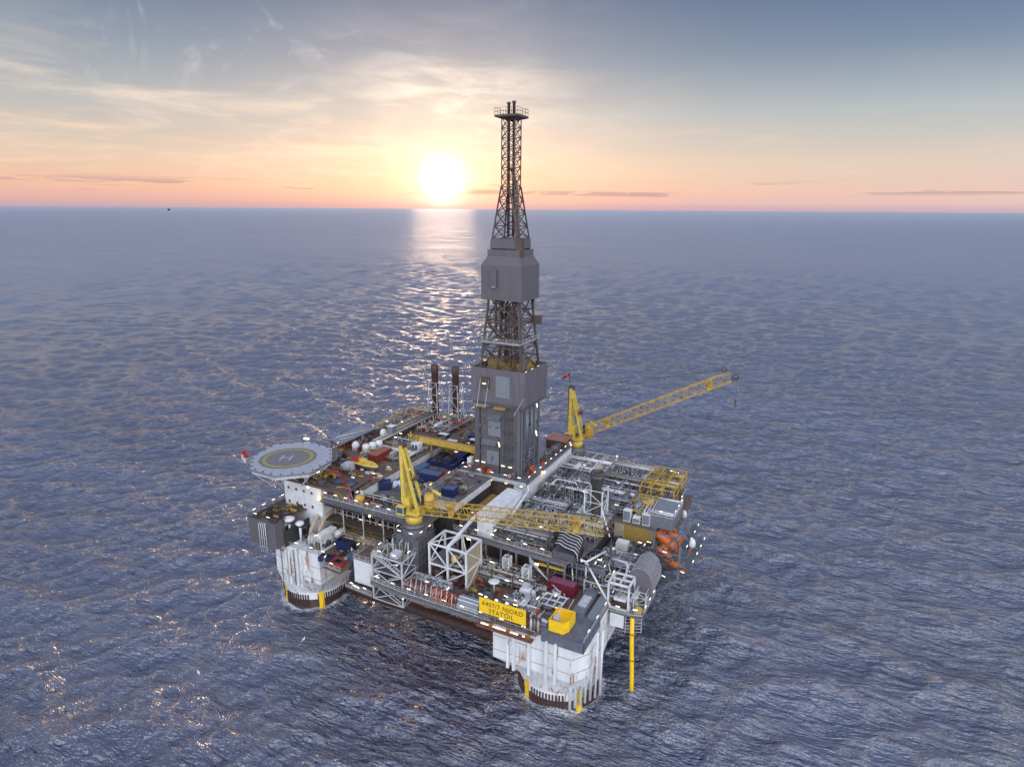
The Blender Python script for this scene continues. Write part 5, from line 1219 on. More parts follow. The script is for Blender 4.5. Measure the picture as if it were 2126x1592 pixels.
for i, x in enumerate((28.3, 30.8, 33.3)):
    a = thing('cabinet', ['white upright cabinet leftmost in the row above the mustard wall', 'low white cabinet in the middle of the row above the mustard wall', 'white upright cabinet rightmost in the row above the mustard wall'][i], 'cabinet', (x, 3.4, 28), group='white cabinets above the mustard wall')
    h_ = 3.1 if i != 1 else 1.6
    MB().box(x, 2.6, 28.05, x + 1.9, 4.2, 28 + h_).build('body', 'white', a); MB().box(x + .1, 2.54, 28.3, x + 1.8, 2.6, 27.8 + h_).build('door', 'cladlight', a)
cbx = thing('white_shelter_box', 'small pinkish white box on the low roof in front of the mustard wall', 'cabinet', (29.5, -2, 22.4))
MB().box(28.3, -2.6, 22.4, 31.3, -.4, 24.6).build('body', 'white', cbx); MB().box(25.6, -5.4, 21.9, 37, 2.45, 22.39).build('base_roof', 'steeldark', cbx)

# chamfered grey tank house
th = thing('corrugated_tank_house', 'grey corrugated round-roofed enclosure overhanging the right edge with a bent pipe', 'enclosure', (38.6, -15, 17))
pr = [(36.2, 23.0), (36.2, 25.6), (37.0, 27.4), (38.2, 28.2), (39.6, 28.2), (40.9, 27.2), (41.7, 25.2), (41.7, 22.6), (39.8, 18), (38.6, 17.4)]
vs = [(x, y, z) for y in (-18.2, -10.2) for x, z in pr]; n = len(pr)
MB().add(vs, [tuple(range(n)), tuple(range(n, 2 * n))[::-1]] + [(i, n + i, n + (i + 1) % n, (i + 1) % n) for i in range(n)]).build('shell', 'grey', th)
b = MB()
for k in range(11):
    y = -18 + k * .77
    for (xa, za), (xb, zb) in zip(pr[1:7], pr[2:8]): b.beam((xa, y, za + .03), (xb, y, zb + .03), .1)
b.build('roof_rib', 'galv', th)
b = MB(); b.tube([(28, -13.4, 26.3), (34.4, -14.4, 26.6), (35.2, -15, 26.4), (35.2, -17.4, 22.8), (35.6, -18.8, 21.8), (37.6, -19, 21.6), (38.8, -18.6, 21.6)], .42, 10); b.build('bent_pipe', 'galv', th)

# right-hand low platform, white frame and yellow riser
lp = thing('right_low_platform', 'low grated platform at the right corner with lamps and stair cage', 'platform', (36, -19, 15))
MB().prism([(27, -23.6), (37.8, -23.6), (41.2, -22.6), (41.4, -12.4), (27, -12.4)], 19.2, 19.59).build('deck_plate', 'deck', lp)
rail(lp, [(33.6, -23.5), (37.8, -23.5), (41.1, -22.5), (41.3, -12.4)], 19.6, m='galv', lights=3.2)
b = MB()
for z in (18.4, 17.6, 16.8, 16, 15.2): b.beam((32.5, -23.4, z), (37.6, -23.4, z), .09); b.beam((37.6, -23.4, z), (40.8, -22, z), .09)
for x in (32.5, 35, 37.6): b.beam((x, -23.4, 15), (x, -23.4, 19.3), .12)
b.beam((40.8, -22, 15), (40.8, -22, 19.3), .12)
b.build('stair_cage', 'galv', lp)
MB().box(34.2, -24.0, 16.2, 37.3, -23.75, 19.3).build('white_panel', 'white', lp)
b = MB(); lattice_tower(b, 38.8, -20.5, 41, -17.5, 38.8, -20.5, 41, -17.5, 19.6, 24, 3, .1, .06, kind='Z'); b.build('braced_frame', 'galv', lp)
MB().cb(39.9, -21.8, 19.6, 1.4, 1.2, 1.3).build('equipment_box', 'yellow', lp); MB().cb(34.5 - 3, -23.4, 19.6, 1.4, 1.2, 1.0).build('equipment_box', 'mustard', lp)
wf = thing('white_open_frame', 'white square-tube open frame standing on the right corner platform', 'frame', (35.6, -20.4, 19.6))
b = MB()
for x in (33.2, 37.8):
    for y in (-22.8, -18.4): b.beam((x, y, 19.6), (x, y, 26), .38)
for z in (26, 19.9):
    b.beam((33.2, -22.8, z), (37.8, -22.8, z), .38).beam((33.2, -18.4, z), (37.8, -18.4, z), .38).beam((33.2, -22.8, z), (33.2, -18.4, z), .38).beam((37.8, -22.8, z), (37.8, -18.4, z), .38)
b.beam((35.6, -22.8, 26), (35.6, -18.4, 26), .3).beam((33.2, -20.6, 26), (37.8, -20.6, 26), .3)
b.build('frame', 'white', wf)
MB().box(34.2, -22, 21.4, 37, -19.4, 22).build('tray', 'white', wf); MB().box(34.2, -21.6, 19.7, 37, -19.4, 20.9).build('pump', 'brown', wf)
yr = thing('yellow_riser', 'yellow pipe dropping from the right corner platform down into the sea', 'pipe', (39.2, -22.9, 0))
MB().tube([(39.0, -23.2, 19), (39.2, -23.2, 13), (39.8, -23.4, 4), (40, -23.4, -3)], .48, 12).build('pipe', 'signyellow', yr)
for z in (8.5, 15): MB().lathe((39.3 + (15 - z) * .04, -23.25, z), [(.62, 0), (.62, .3)], 12).build('flange', 'mustard', yr)

# white tubular A-frame
af = thing('tubular_support_frame', 'big white tubular strut frame right of the maroon container', 'frame', (27, -19, 20))
N0 = (26.6, -19.6, 27.4)
b = MB()
for q_ in ((26.6, -19.4, 20), (34.0, -23.2, 20.2), (22.6, -18.6, 27.6), (29.0, -13, 27.4)): b.tube([N0, q_], .26, 8)
b.tube([(22.6, -18.6, 27.6), (24.6, -21.8, 20.6)], .16, 7); b.tube([(29.0, -13, 27.4), (29.0, -13, 21)], .18, 7); b.tube([(29, -13, 27.4), (34, -19, 20)], .14, 7)
b.build('strut', 'white', af)
MB().box(27.6, -17.4, 23.2, 37.6, -16.8, 23.8).build('monorail', 'yellow', af)
MB().box(15.8, -20.6 - 1.5, 25.0, 22.4, -20.4 - 1.2, 25.5).build('monorail', 'yellow', af)
b = MB(); 
for i in range(7): b.beam((13.6, -22.4, 26.6 - i * .2), (21.5 + i * .2, -24.4 - i * .15, 21.2 + i * .1), .14)
b.build('cable_ramp', 'galv', af)

# white open tower (frame 1)
ft = thing('white_steel_tower', 'large white steel frame tower with ramp standing at the front walkway', 'steel tower', (-2.5, -29, 19.9))
b = MB(); x0, x1, y0, y1, z0, z1 = -7.6, 2.4, -32.4, -25.6, 19.9, 29.8
for x in (x0, -2.6, x1):
    for y in (y0, y1): b.beam((x, y, z0), (x, y, z1), .42)
for z in (29.8, 24.6):
    b.beam((x0, y0, z), (x1, y0, z), .36).beam((x0, y1, z), (x1, y1, z), .36)
    for x in (x0, -2.6, x1): b.beam((x, y0, z), (x, y1, z), .36)
for p, q_ in (((x0, y0, 20), (-2.6, y0, 24.6)), ((-2.6, y0, 29.8), (x1, y0, 24.6)), ((x1, y0, 24.6), (x0 + 3, y0, 20)), ((-2.6, y0, 24.6), (x0, y0, 29.8)), ((x1, y0, 20), (x1, y1, 24.6)), ((x1, y1, 24.6), (x1, y0, 29.8)), ((x0, y0, 29.8), (-2.6, y1, 29.8)), ((x1, y0, 29.8), (-2.6, y1, 29.8)), ((x0, y0, 24.6), (x0, y1, 29.8))): b.beam(p, q_, .24)
b.build('frame', 'white', ft)
MB().add([(x0 + 2, y0 + .6, 27.4), (-2.2, y0 + .6, 23.2), (-2.2, y1, 23.2), (x0 + 2, y1, 27.4), (x0 + 2, y0 + .6, 27.2), (-2.2, y0 + .6, 23.0), (-2.2, y1, 23.0), (x0 + 2, y1, 27.2)], [(0, 1, 2, 3), (7, 6, 5, 4), (0, 4, 5, 1), (1, 5, 6, 2), (2, 6, 7, 3), (3, 7, 4, 0)]).build('ramp', 'clad', ft)
MB().box(x1 - .12, y0 + .2, 20.2, x1 - .02, y1 - .2, 29.5).build('side_grating', 'beige', ft)
MB().box(x0 + .3, y0 + .3, 24.2, -3, y1 - .3, 24.4).build('floor_grating', 'steel', ft)
MB().beam((-2.4, y0 - .3, 30.0), (-5.4 + 3.6, -20.4, 33.0), .6).build('jib_arm', 'white', ft); MB().cb(-1.8, -20.3, 32.2, 1.1, .8, 1.2).build('hoist', 'red', ft)
MB().cb(-1.5, -31, 26, 1.2, 1.0, 1.2).build('equipment_box', 'yellowpale', ft)
for i in range(6):
    r = random.Random(i + 77); MB().tube([(r.uniform(-7, 0), r.uniform(-31, -27), 20), (r.uniform(-7, 0), r.uniform(-31, -27), 23), (r.uniform(-3, 2), r.uniform(-31, -27), 25)], .14, 6).build('pipe', r.choice(['steel', 'galv', 'brown']), ft)

for i, (x, y, m) in enumerate(((8.4, -23.6, 'white'), (14.4, -25.4, 'white'))):
    t = thing('lattice_mast', ['slim white lattice mast behind the white dish, left of its twin', 'slim white lattice mast directly behind the white pump house, right of its twin'][i], 'lattice mast', (x, y, 20), group='slim white lattice masts')
    b = MB(); lattice_tower(b, x - .8, y - .8, x + .8, y + .8, x - .8, y - .8, x + .8, y + .8, 20, 26.0, 5, .09, .05, kind='X'); b.build('lattice', 'white', t); MB().cb(x, y, 20, .9, .9, 4.5).build('riser', 'steeldark', t)

# white dish, white pump house, ribbed tank
t = thing('satellite_dish', 'round white dish facing up at the back of the near column deck', 'dish', (8.6, -30.5, 20))
MB().tube([(8.6, -30.5, 20), (8.6, -30.5, 22.9)], .18, 8).build('mast', 'galv', t); MB().lathe((8.6, -30.5, 22.9), [(.2, 0), (1.2, .25), (1.35, .5), (.6, .58), (0, .6)], 24).build('reflector', 'white', t)
t = thing('pump_house', 'small white machine house with dark round opening behind the name board', 'machine', (15.8, -28.6, 20.6))
MB().cb(15.8, -28.8, 20.6, 2.4, 1.8, 1.9).build('body', 'white', t); MB().cb(15.6, -28.2, 22.51, 1.5, 1.2, .9).build('vent_cap', 'galv', t); MB().lathe((15.4, -29.72, 21.4), [(.4, 0), (.4, .05)], 14, (0, -1, 0)).build('opening', 'black', t); MB().drum((17.6, -28.6, 20.8), (17.6, -28.6, 22.4), .5, 12).build('filter', 'galv', t)
t = thing('ribbed_tank', 'pale blue ribbed box tank between the hose reels and the name board', 'tank', (6, -37.5, 19.9))
pr = [(-38.9, 19.95), (-38.9, 21.4), (-38.2, 22.3), (-36.8, 22.3), (-36.2, 21.4), (-36.2, 19.95)]; n = 6
vs = [(x, y, z) for x in (3.9, 9.0) for y, z in pr]
MB().add(vs, [tuple(range(n))[::-1], tuple(range(n, 2 * n))] + [(i, (i + 1) % n, n + (i + 1) % n, n + i) for i in range(n)]).build('shell', 'cladlight', t)
b = MB()
for i in range(4): yy, zz = ((-38.95, 20.4), (-38.95, 21.0), (-38.5, 22.0), (-37.8, 22.4))[i]; b.beam((3.8, yy, zz), (9.1, yy, zz), .16)
b.build('rib', 'white', t)

# hose reels
for i in range(9):
    x = -9.4 + i * 1.45; y = -37.6 - i * .12
    t = thing('hose_reel', 'rust-orange hose reel in the row along the front walkway, number %s from the grey tower' % ['one', 'two', 'three', 'four', 'five', 'six', 'seven', 'eight', 'nine'][i], 'hose reel', (x, y, 19.9), 0, 'hose reels along the front walkway')
    for dx in (-.35, .35): MB().torus((x + dx, y, 21.3), 1.25, .13, 20, (1, -.25, 0)).build('flange', 'orangereel' if i > 4 else 'redbrown', t)
    b = MB()
    for a in range(6): b.beam((x, y, 21.3), (x, y + 1.2 * math.cos(a * PI / 3), 21.3 + 1.2 * math.sin(a * PI / 3)), .1)
    b.lathe((x - .3, y, 21.3), [(.5, 0), (.5, .6)], 14, (1, 0, 0)); b.build('hub', 'redbrown' if i > 4 else 'brown', t)
    MB().beam((x, y, 19.9), (x, y, 21.3), .22).tube([(x, y, 22.6), (x + .5, y - .4, 23.2), (x + .9, y - 1.3, 22.2), (x + .8, y - 1.4, 20.9)], .1, 6).build('stand', 'galv', t)
for i in range(9):
    pass

# cabin and hanging stair tower on the left
t = thing('white_cabin', 'white cabin with rust-stained roof hanging beside the stair tower', 'cabin', (-23, -33, 16))
MB().box(-27.6, -36.0, 15.8, -21.6, -27.6, 22.3).build('wall', 'white', t); MB().box(-27.8, -36.2, 22.31, -21.4, -27.4, 22.5).build('roof', 'deckbrown', t)
rail(t, [(-21.5, -36.1), (-27.7, -36.1), (-27.7, -27.5)], 22.5, m='galv')
MB().box(-22.6, -36.1, 16.8, -22.0, -36.01, 18.6).build('red_marker', 'red', t); MB().lathe((-24.0, -32.2, 22.5), [(1.1, 0), (1.0, .5), (.5, .8), (0, .9)], 14).build('vent_cowl', 'galv', t)
st = thing('hanging_stair_tower', 'grey braced stair tower hanging below deck between white cabin and reels', 'stair tower', (-15, -35, 14))
b = MB(); lattice_tower(b, -20.2, -37.9, -11.6, -31.8, -20.2, -37.9, -11.6, -31.8, 14.6, 26.2, 3, .17, .1, kind='X'); b.build('frame', 'galv', st)
for z in (15, 18.4, 22.3): MB().box(-20, -37.7, z, -11.8, -32, z + .15).build('landing', 'steeldark', st)
b = MB()
for k, z in enumerate((15.2, 18.6, 22.4)):
    a0, a1 = ((-19, -12.5) if k % 2 else (-12.5, -19))
    for yy in (-37.4, -36.4): b.beam((a0, yy, z), (a1, yy, z + 3.4), .12, .3)
    for i in range(10): f = (i + .5) / 10; b.cb(a0 + (a1 - a0) * f, -36.9, z + 3.4 * f, .35, 1.0, .06)
b.build('stair_flight', 'galv', st)
rail(st, [(-20.1, -32), (-20.1, -37.8), (-11.7, -37.8), (-11.7, -32)], 26.2, m='galv', lights=4)
MB().cb(-14.5, -36, 26.2, 2.0, 2.2, 1.3).build('equipment_box', 'galv', st); MB().cb(-17.4, -34.4, 22.5, 2.2, 1.6, 2.0).build('equipment_box', 'dark', st)
for x in (-18.6, -13): MB().cb(x, -38, 18.7, .7, .25, .9).build('life_ring_box', 'red', st)
lamp(st, (-19, -38.2, 21), R(60)); lamp(st, (-14, -37, 24.6), 0); lamp(st, (-11.3, -38, 17.2), R(70)); lamp(st, (-25, -38.6, 16.6), R(-10), 'lamp', (2.2, .2, .14))

# ================================================================== NAME BOARD
nb = thing('name_board', 'big yellow name board with black lettering on the near deck edge', 'sign', (15.7, -40, 20.6))
MB().box(10.2, -40.15, 21.95, 21.2, -40.0, 25.5).build('panel', 'signyellow', nb)
text('6407/7 NJORD', 1.5, 'signblack', nb, (15.75, -40.18, 23.85), (PI / 2, 0, 0), 'lettering', .01, sx=.93)
text('STATOIL', 1.5, 'signblack', nb, (15.5, -40.18, 22.35), (PI / 2, 0, 0), 'lettering', .01, sx=.93)
b = MB()
for x in (10.8, 14, 17.5, 20.6): MB().beam((x, -39.9, 20.2), (x, -39.9, 25.3), .16).beam((x, -38.3, 20.6), (x, -39.9, 24.6), .12).build('support', 'steel', nb)
for x in (12.4, 14.9, 17.4):
    f = MB(); f.beam((x, -39.9, 25.5), (x - .3, -40.5, 26.3), .07).beam((x + .3, -39.9, 25.5), (x - .3, -40.5, 26.3), .07); f.build('lamp_bracket', 'galv', nb); lamp(nb, (x - .3, -40.6, 26.25), 0, 'lamp', (.55, .3, .2))
for x, y in ((11.8, -41.0), (14.0, -41.0), (16.2, -41.0), (18.2, -41.0)): pass
fp = thing('front_ledge', 'narrow rusty ledge with bright lamps hanging below the yellow name board', 'ledge', (17, -41, 19))
MB().box(10.2, -41.6, 19.3, 23.2, -40.2, 19.6).build('grating', 'deckbrown', fp); rail(fp, [(10.2, -41.5), (23.1, -41.5)], 19.6, m='redbrown', h=1.0, lights=0)
for i, x in enumerate((11.6, 12.6, 14.3, 15.2, 16.4, 18.9, 21.4)): lamp(fp, (x, -41.0, 20.0), 0, 'lamp', (1.0 + .5 * (i % 3), .3, .2))
for i, x in enumerate((13.5, 17.6, 22.0)): MB().cb(x, -40.9, 19.6, 1.0, .7, .7).build('equipment_box', 'mustard', fp)
for i in range(3):
    x = 22.3
    t = thing('gas_bottle', ['grey gas bottle leftmost of three right of the name board', 'grey gas bottle in the middle of three right of the name board', 'grey gas bottle rightmost of three right of the name board'][i], 'gas bottle', (x + i * .75 - .3, -39.2 + .1 * i, 20.6), group='gas bottles by the name board')
    MB().lathe((x + i * .75 - .3, -39.2 + .1 * i, 20.62), [(.3, 0), (.3, 2.2), (.15, 2.6), (.1, 2.7), (.1, 3.0)], 12).build('cylinder', ['galv', 'steel', 'beige'][i], t); MB().cb(x + i * .75 - .3, -39.2 + .1 * i, 23.6, .3, .3, .12).build('valve', 'redbrown', t)

# column top apron and bin
ap = thing('column_apron', 'blue-grey plated apron around the yellow bin on the near column corner', 'deck', (28, -35, 20.6))
MB().prism([(23.4, -38.6), (33.3, -38.6), (33.4, -30.6), (29.6, -28.6), (23.4, -33.4)], 20.61, 20.9).build('plate', 'deckblue', ap); MB().prism([(24.2, -38.9), (33.6, -38.9), (33.6, -38.72), (24.2, -38.72)], 18.6, 20.95).build('edge_skirt', 'deckblue', ap)
MB().box(33.5, -38.9, 18.9, 33.66, -29, 20.95).build('edge_skirt', 'deckblue', ap)
yb = thing('yellow_bin', 'bright yellow open-topped steel bin holding grey machinery on the apron', 'bin', (27.4, -35.4, 20.9))
b = MB(); x0, x1, y0, y1 = 25.4, 29.4, -37.9, -32.9
P_ = [(x0, y0), (x1 - .8, y0), (x1, y0 + 1.4), (x1, y1), (x0, y1)]
b.prism([(x0, y0), (x1 - .8, y0), (x1 - .8, y0 + .15), (x0, y0 + .15)], 20.92, 23.5).box(x0, y0 + .15, 20.92, x0 + .15, y1, 23.5).box(x0 + .15, y1 - .15, 20.92, x1, y1, 23.5).box(x1 - .15, y0 + 1.4, 20.92, x1, y1 - .15, 23.5).add([(x1 - .8, y0, 20.92), (x1, y0 + 1.4, 20.92), (x1, y0 + 1.4, 23.5), (x1 - .8, y0, 23.5), (x1 - .95, y0 + .1, 20.92), (x1 - .15, y0 + 1.5, 20.92), (x1 - .15, y0 + 1.5, 23.5), (x1 - .95, y0 + .1, 23.5)], [(0, 1, 2, 3), (7, 6, 5, 4), (3, 2, 6, 7)])
b.box(x0 + .15, y0 + .15, 22.2, x1 - .15, y1 - .15, 22.3); b.build('body', 'signyellow', yb)
MB().cb(26.6, -36.4, 22.3, 1.1, 1.1, 1.5).tube([(26.6, -36.4, 23), (26.9, -36, 24.8), (27.6, -35, 24.9)], .14, 6).build('machine', 'galv', yb)
for i in range(2): MB().beam((25.0 + i * 2.5, -33.2 - i * .3, 22.9), (26.6 + i * 1.2, -29.9, 24.2), .12).build('lifting_arm', 'galv', yb)
gf = thing('grey_hatch_frame', 'low grey rectangular hatch frame in front of the maroon container', 'frame', (22.5, -28.2, 20.6))
b = MB()
for k in range(4): b.beam((19.8 + k * 1.7, -30.6, 21.4), (19.8 + k * 1.7, -26.4, 21.4), .22)
b.beam((19.8, -30.6, 21.4), (24.9, -30.6, 21.4), .3).beam((19.8, -26.4, 21.4), (24.9, -26.4, 21.4), .3).beam((19.8, -28.5, 21.4), (24.9, -28.5, 21.4), .2); b.build('frame', 'white', gf); MB().box(20, -30.4, 20.62, 24.7, -26.6, 21.1).build('hatch', 'steeldark', gf)
gd = thing('grey_ducting', 'long grey box duct between the maroon container and the deck edge', 'duct', (29.5, -26, 20.6))
MB().box(27.8, -31, 20.61, 30.4, -18.8, 22.0).build('casing', 'steel', gd); MB().box(31.2, -30.4, 20.61, 32.9, -19, 21.6).build('casing', 'cladlight', gd); MB().box(28.2, -28.5, 22.0, 30, -24.5, 22.3).build('cover', 'galv', gd)
rail(gd, [(33.4, -38.4), (33.4, -17.2)], 20.61, m='galv', lights=5)
lamp(gd, (24.6, -30.9, 21.6), R(10)); lamp(gd, (20, -31.2, 21.6), R(-10)); lamp(gd, (12.9, -33, 22.2), R(-12)); lamp(gd, (15.6, -33.4, 22.2), R(-12))

# left rear: shed, domes, tanks, pipe bundle
sh = thing('grey_lean_to', 'grey-blue sheet roof on rust-red legs at the far left edge', 'shed', (-60, 4, 33.6))
MB().box(-63.4, -3.6, 36.2, -57.4, 11.4, 36.5).build('roof', 'cladlight', sh)
for x in (-63, -57.8):
    for y in (-3.2, 3.6, 11): MB().beam((x, y, 31), (x, y, 36.2), .3).build('leg', 'redbrown', sh)
for y in (-3.2, 3.6): MB().beam((-63, y, 33), (-57.8, y, 36), .2).beam((-57.8, y, 33), (-63, y, 36), .2).build('cross_brace', 'redbrown', sh)
b = MB().tube([(-62, -2, 36.8), (-58, 8, 36.9)], .15, 6).tube([(-60, -3, 36.8), (-58, 1, 36.9)], .12, 6); b.build('roof_pipe', 'galv', sh)
for (x, y, lab) in ((-55.0, -1.4, 'white ball radome nearest the helideck in front of the grey sheds'), (-54.6, 11.6, 'white ball radome further back beside the grey cabinet')):
    a = thing('radome', lab, 'radome', (x, y, 34), group='white ball radomes at the rear left'); MB().lathe((x, y, 34), [(.7, 0), (1.1, .6), (1.2, 1.3), (1.0, 2.0), (.5, 2.5), (0, 2.6)], 16).build('dome', 'white', a); MB().lathe((x, y, 33.6), [(.8, 0), (.8, .4)], 12).build('base', 'redbrown', a)
a = thing('tall_cabinet', 'tall pale grey cabinet beside the rear ball radome', 'cabinet', (-50.6, 11, 33.6)); MB().box(-51.8, 10, 33.6, -49.8, 12, 38.4).build('body', 'cladlight', a); MB().box(-51.9, 9.9, 38.4, -49.7, 12.1, 38.55).build('lid', 'white', a)
for i in range(3):
    t = thing('white_tank', ['white upright tank at the front of the cluster behind the red container', 'white upright tank in the middle of the cluster behind the red container', 'white upright tank at the rear of the cluster behind the red container'][i], 'tank', (-50.4 + i * .7, -2.2 + i * 2.2, 33.6), group='white upright tanks')
    MB().drum((-50.4 + i * .7, -2.2 + i * 2.2, 33.9), (-50.4 + i * .7, -2.2 + i * 2.2, 36.4), 1.1, 16).build('shell', 'white', t); MB().cb(-50.4 + i * .7, -2.2 + i * 2.2, 36.9, .4, .4, .4).build('cap', 'orangereel', t)
pb = thing('pipe_bundle', 'long bundle of brown and pale pipes running back to the funnels', 'pipes', (-50, 20, 35.4))
for i in range(7): MB().tube([(-52.6 + i * .55, 3, 35.6 + .25 * (i % 2)), (-52.6 + i * .55, 36, 35.6 + .25 * (i % 2))], .2, 8).build('pipe', ['brown', 'galv', 'brown', 'beige'][i % 4], pb)
b = MB()
for k in range(6): b.beam((-53, 5 + k * 6, 33.6), (-53, 5 + k * 6, 35.4), .2).beam((-49, 5 + k * 6, 33.6), (-49, 5 + k * 6, 35.4), .2).beam((-53, 5 + k * 6, 35.35), (-49, 5 + k * 6, 35.35), .2)
b.build('rack', 'brown', pb)
for i in range(4):
    t = thing('white_pallet_box', ['white-lidded box between the funnels, left of four', 'white-lidded box just right of the second funnel', 'white-lidded box near the gantry right end, third of four', 'white-lidded box against the derrick tower, last of four'][i], 'crate', (-37 + i * 5.8, 20.0 - (i % 2) * 4 , 34.2), group='white-lidded boxes behind the gantry')
    x, y = -37 + i * 5.8, 20.0 - (i % 2) * 4; MB().cb(x, y, 34.2, 3.6, 2.0, 1.0).build('box', 'blue', t); MB().cb(x, y - .1, 35.21, 3.3, 1.7, .12).build('lid', 'white', t)

# ================================================================== WORKER
def person(loc, rz):
    t = thing('person', 'worker in a bright yellow jacket and white helmet beside the blue tank container', 'person', loc, R(rz))
    J = [(0, 0, .95), (0, 0, 1.2), (0, 0, 1.42), (0, 0, 1.52), (0, .01, 1.62), (0, .01, 1.76), (-.2, 0, 1.42), (-.3, -.05, 1.15), (-.26, -.22, .95), (.2, 0, 1.42), (.31, .02, 1.15), (.3, -.05, .9),
         (-.1, 0, .9), (-.12, -.03, .5), (-.13, .04, .08), (-.13, -.14, .04), (.1, 0, .9), (.13, .08, .5), (.14, .16, .08), (.14, -.02, .04)]
    E_ = [(0, 1), (1, 2), (2, 3), (3, 4), (4, 5), (2, 6), (6, 7), (7, 8), (2, 9), (9, 10), (10, 11), (0, 12), (12, 13), (13, 14), (14, 15), (0, 16), (16, 17), (17, 18), (18, 19)]
    RR = [.16, .16, .17, .07, .1, .09, .09, .06, .045, .09, .06, .045, .11, .08, .06, .05, .11, .08, .06, .05]
    me = bpy.data.meshes.new('body'); me.from_pydata(J, E_, []); o = bpy.data.objects.new('body', me); col.objects.link(o)
    m = o.modifiers.new('s', 'SKIN')
    for v, rr in zip(me.skin_vertices[0].data, RR): v.radius = (rr, rr * .85)
    me.skin_vertices[0].data[0].use_root = True
    o.modifiers.new('d', 'SUBSURF').levels = 1
    bpy.context.view_layer.update()
    me2 = bpy.data.meshes.new_from_object(o.evaluated_get(bpy.context.evaluated_depsgraph_get())); bpy.data.objects.remove(o)
    me2.materials.clear()
    for k in ('skin', 'hiviz', 'blue'): me2.materials.append(MATS[k])
    for p in me2.polygons: z = p.center.z; p.material_index = 0 if z > 1.52 else (1 if z > .85 else 2)
    o = bpy.data.objects.new('body', me2); col.objects.link(o); o.parent = t
    MB().lathe((0, .01, 1.68), [(.15, 0), (.14, .08), (.08, .15), (0, .17)], 12).build('helmet', 'white', t, True)
person((-31.9, -31.6, 20.0), 40)

# ================================================================== GULLS and far ship
def gull(loc, rz, lab):
    t = thing('seagull', lab, 'bird', loc, R(rz), 'white seagulls above the water')
    b = MB(); b.lathe((-.25, 0, 0), [(.02, 0), (.07, .1), (.08, .25), (.05, .42), (.03, .5)], 8, (1, 0, 0))
    for s_ in (-1, 1):
        b.add([(.08, s_ * .05, .03), (-.12, s_ * .05, .03), (-.02, s_ * .38, .16), (.12, s_ * .36, .16), (-.12, s_ * .78, .04), (-.16, s_ * .74, .04), (.08, s_ * .05, .0), (.1, s_ * .36, .13)], [(0, 1, 2, 3), (3, 2, 5, 4), (6, 7, 2, 1)])
    b.build('body', 'gullwhite', t, True)
gull((-15, -88, 32), 70, 'white seagull gliding over the water at lower left')
gull((-8, -72, 30), 20, 'tiny white seagull in the shadow of the platform')
sp_ = thing('distant_platform', 'tiny dark platform on the horizon at far left', 'oil platform', (-17700, 12700, 0))
sp_.scale = (.6, .6, .6)
b = MB(); b.box(-60, -40, 25, 60, 40, 60).box(-50, -30, -5, -35, 30, 25).box(35, -30, -5, 50, 30, 25); b.build('hull', 'dark', sp_, True); MB().box(10, -8, 60, 24, 8, 125).build('derrick', 'dark', sp_, True); MB().box(-58, -20, 60, -20, 20, 85).build('quarters', 'dark', sp_, True)

# loose gear filling the open decks
def gear(name, label, x0, x1, y0, y1, z, n, seed, mats, hmax=1.6, lights=2):
    r = random.Random(seed); t = thing(name, label, 'deck gear', ((x0 + x1) / 2, (y0 + y1) / 2, z), group='loose deck gear')
    for i in range(int(n * 1.6)):
        x, y = r.uniform(x0, x1), r.uniform(y0, y1); b = MB(); k = r.random(); m = r.choice(mats)
        if k < .35: b.cb(x, y, z, r.uniform(.4, 1.8), r.uniform(.4, 1.5), r.uniform(.3, hmax)); b.build('box', m, t)
        elif k < .5: b.drum((x, y, z + .5), (x + r.uniform(.8, 1.6), y + r.uniform(-.4, .4), z + .5), r.uniform(.3, .5), 10); b.build('drum', m, t)
        elif k < .7:
            L = r.uniform(1.5, 4.5); a = r.choice([0, PI / 2, r.uniform(0, PI)]); q_ = (x + L * math.cos(a), y + L * math.sin(a), z + .15); q_ = (min(max(q_[0], x0), x1), min(max(q_[1], y0), y1), z + .15); b.tube([(x, y, z + .15), q_], .12, 6); b.build('pipe', m, t)
        elif k < .85: h = r.uniform(.8, hmax + .8); b.beam((x, y, z), (x, y, z + h), .12).beam((x, y, z + h), (x + r.uniform(-1.2, 1.2), y, z + h), .1); b.build('post', m, t)
        else:
            w_, d_, h_ = r.uniform(1, 2.2), r.uniform(.8, 1.6), r.uniform(.8, hmax)
            for sx in (0, w_):
                for sy in (0, d_): b.beam((x + sx, y + sy, z), (x + sx, y + sy, z + h_), .08)
            for sy in (0, d_): b.beam((x, y + sy, z + h_), (x + w_, y + sy, z + h_), .08)
            for sx in (0, w_): b.beam((x + sx, y, z + h_), (x + sx, y + d_, z + h_), .08)
            b.box(x + .1, y + .1, z, x + w_ - .1, y + d_ - .1, z + h_ * .6); b.build('skid_frame', m, t)
    for i in range(lights): lamp(t, (r.uniform(x0, x1), r.uniform(y0, y1), z + hmax + .4), r.choice([0, PI / 2]), 'lamp', (1.0, .2, .14))
    return t
GM = ['brown', 'dark', 'steel', 'galv', 'steeldark', 'mustard', 'redbrown', 'beige']
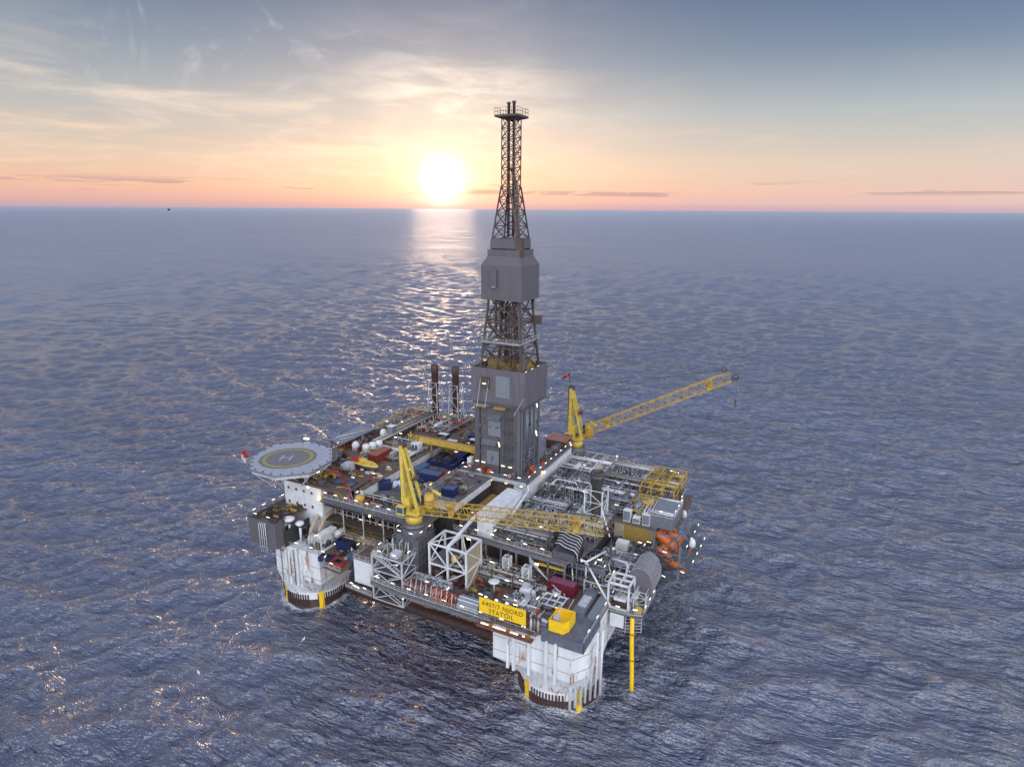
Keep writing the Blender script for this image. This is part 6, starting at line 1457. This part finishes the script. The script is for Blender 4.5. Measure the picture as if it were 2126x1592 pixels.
gear('deck_gear', 'scattered gear between the helideck stair and the red container', -60, -45, -4.5, 13, 33.65, 46, 501, GM, 1.8, 3)
gear('deck_gear', 'scattered gear on the pipe deck edge beside the near crane', -36, -19, -27.6, -20, 31.95, 34, 502, GM, 1.0, 1)
gear('deck_gear', 'scattered gear among the blue containers on the pipe deck', -33, -19, -14, 20, 31.95, 44, 503, ['blue', 'dark', 'brown', 'bluelight', 'steel', 'mustard'], 1.0, 2)
gear('deck_gear', 'small gear on the laydown deck around the single blue container', -18, -9, -19, -2, 34.2, 18, 504, ['brown', 'dark', 'steel', 'beige'], .6, 0)
gear('deck_gear', 'brown gear around the worker and blue tank container', -39, -29.5, -35, -26, 20.0, 24, 505, ['brown', 'redbrown', 'mustard', 'galv', 'dark'], 1.0, 2)
gear('deck_gear', 'gear on the column top deck behind the name board', 12.8, 24, -38.5, -24, 20.62, 46, 506, ['steel', 'galv', 'brown', 'steeldark', 'white', 'redbrown'], 1.1, 2)
gear('deck_gear', 'gear crowding the front walkway in front of the white steel tower', -10, 10, -36.4, -22, 19.95, 70, 507, GM, 1.8, 4)
gear('deck_gear', 'pipework and boxes on the quarters roof beneath the helideck', -57, -45, -27.5, -8, 34.3, 34, 508, ['brown', 'mustard', 'dark', 'steel'], 1.8, 0)
gear('deck_gear', 'boxes along the skid rails beside the rescue boat', -44, -35, -20, -6, 34.05, 22, 509, GM, 1.0, 1)
gear('deck_gear', 'small gear on the lit roof of the dark windwalled box', -58, -50.5, -38.6, -27, 26.97, 24, 510, ['dark', 'brown', 'steeldark', 'mustard'], .7, 0)
gear('deck_gear', 'gear on the low roof in front of the mustard wall', 26.5, 36, -5, 1.8, 22.42, 22, 511, ['steel', 'galv', 'brown', 'mustard'], 1.6, 2)
gear('deck_gear', 'gear packed on the process deck edge below the jib', -7.5, 22, -20.8, -13, 28.02, 50, 512, ['steel', 'galv', 'steeldark', 'brown', 'dark'], 1.8, 3)
gear('deck_gear', 'low gear under the lifeboat frame walkway', 23, 36, -11, 5, 20.0, 34, 513, ['brown', 'dark', 'galv', 'steel'], 1.5, 4)
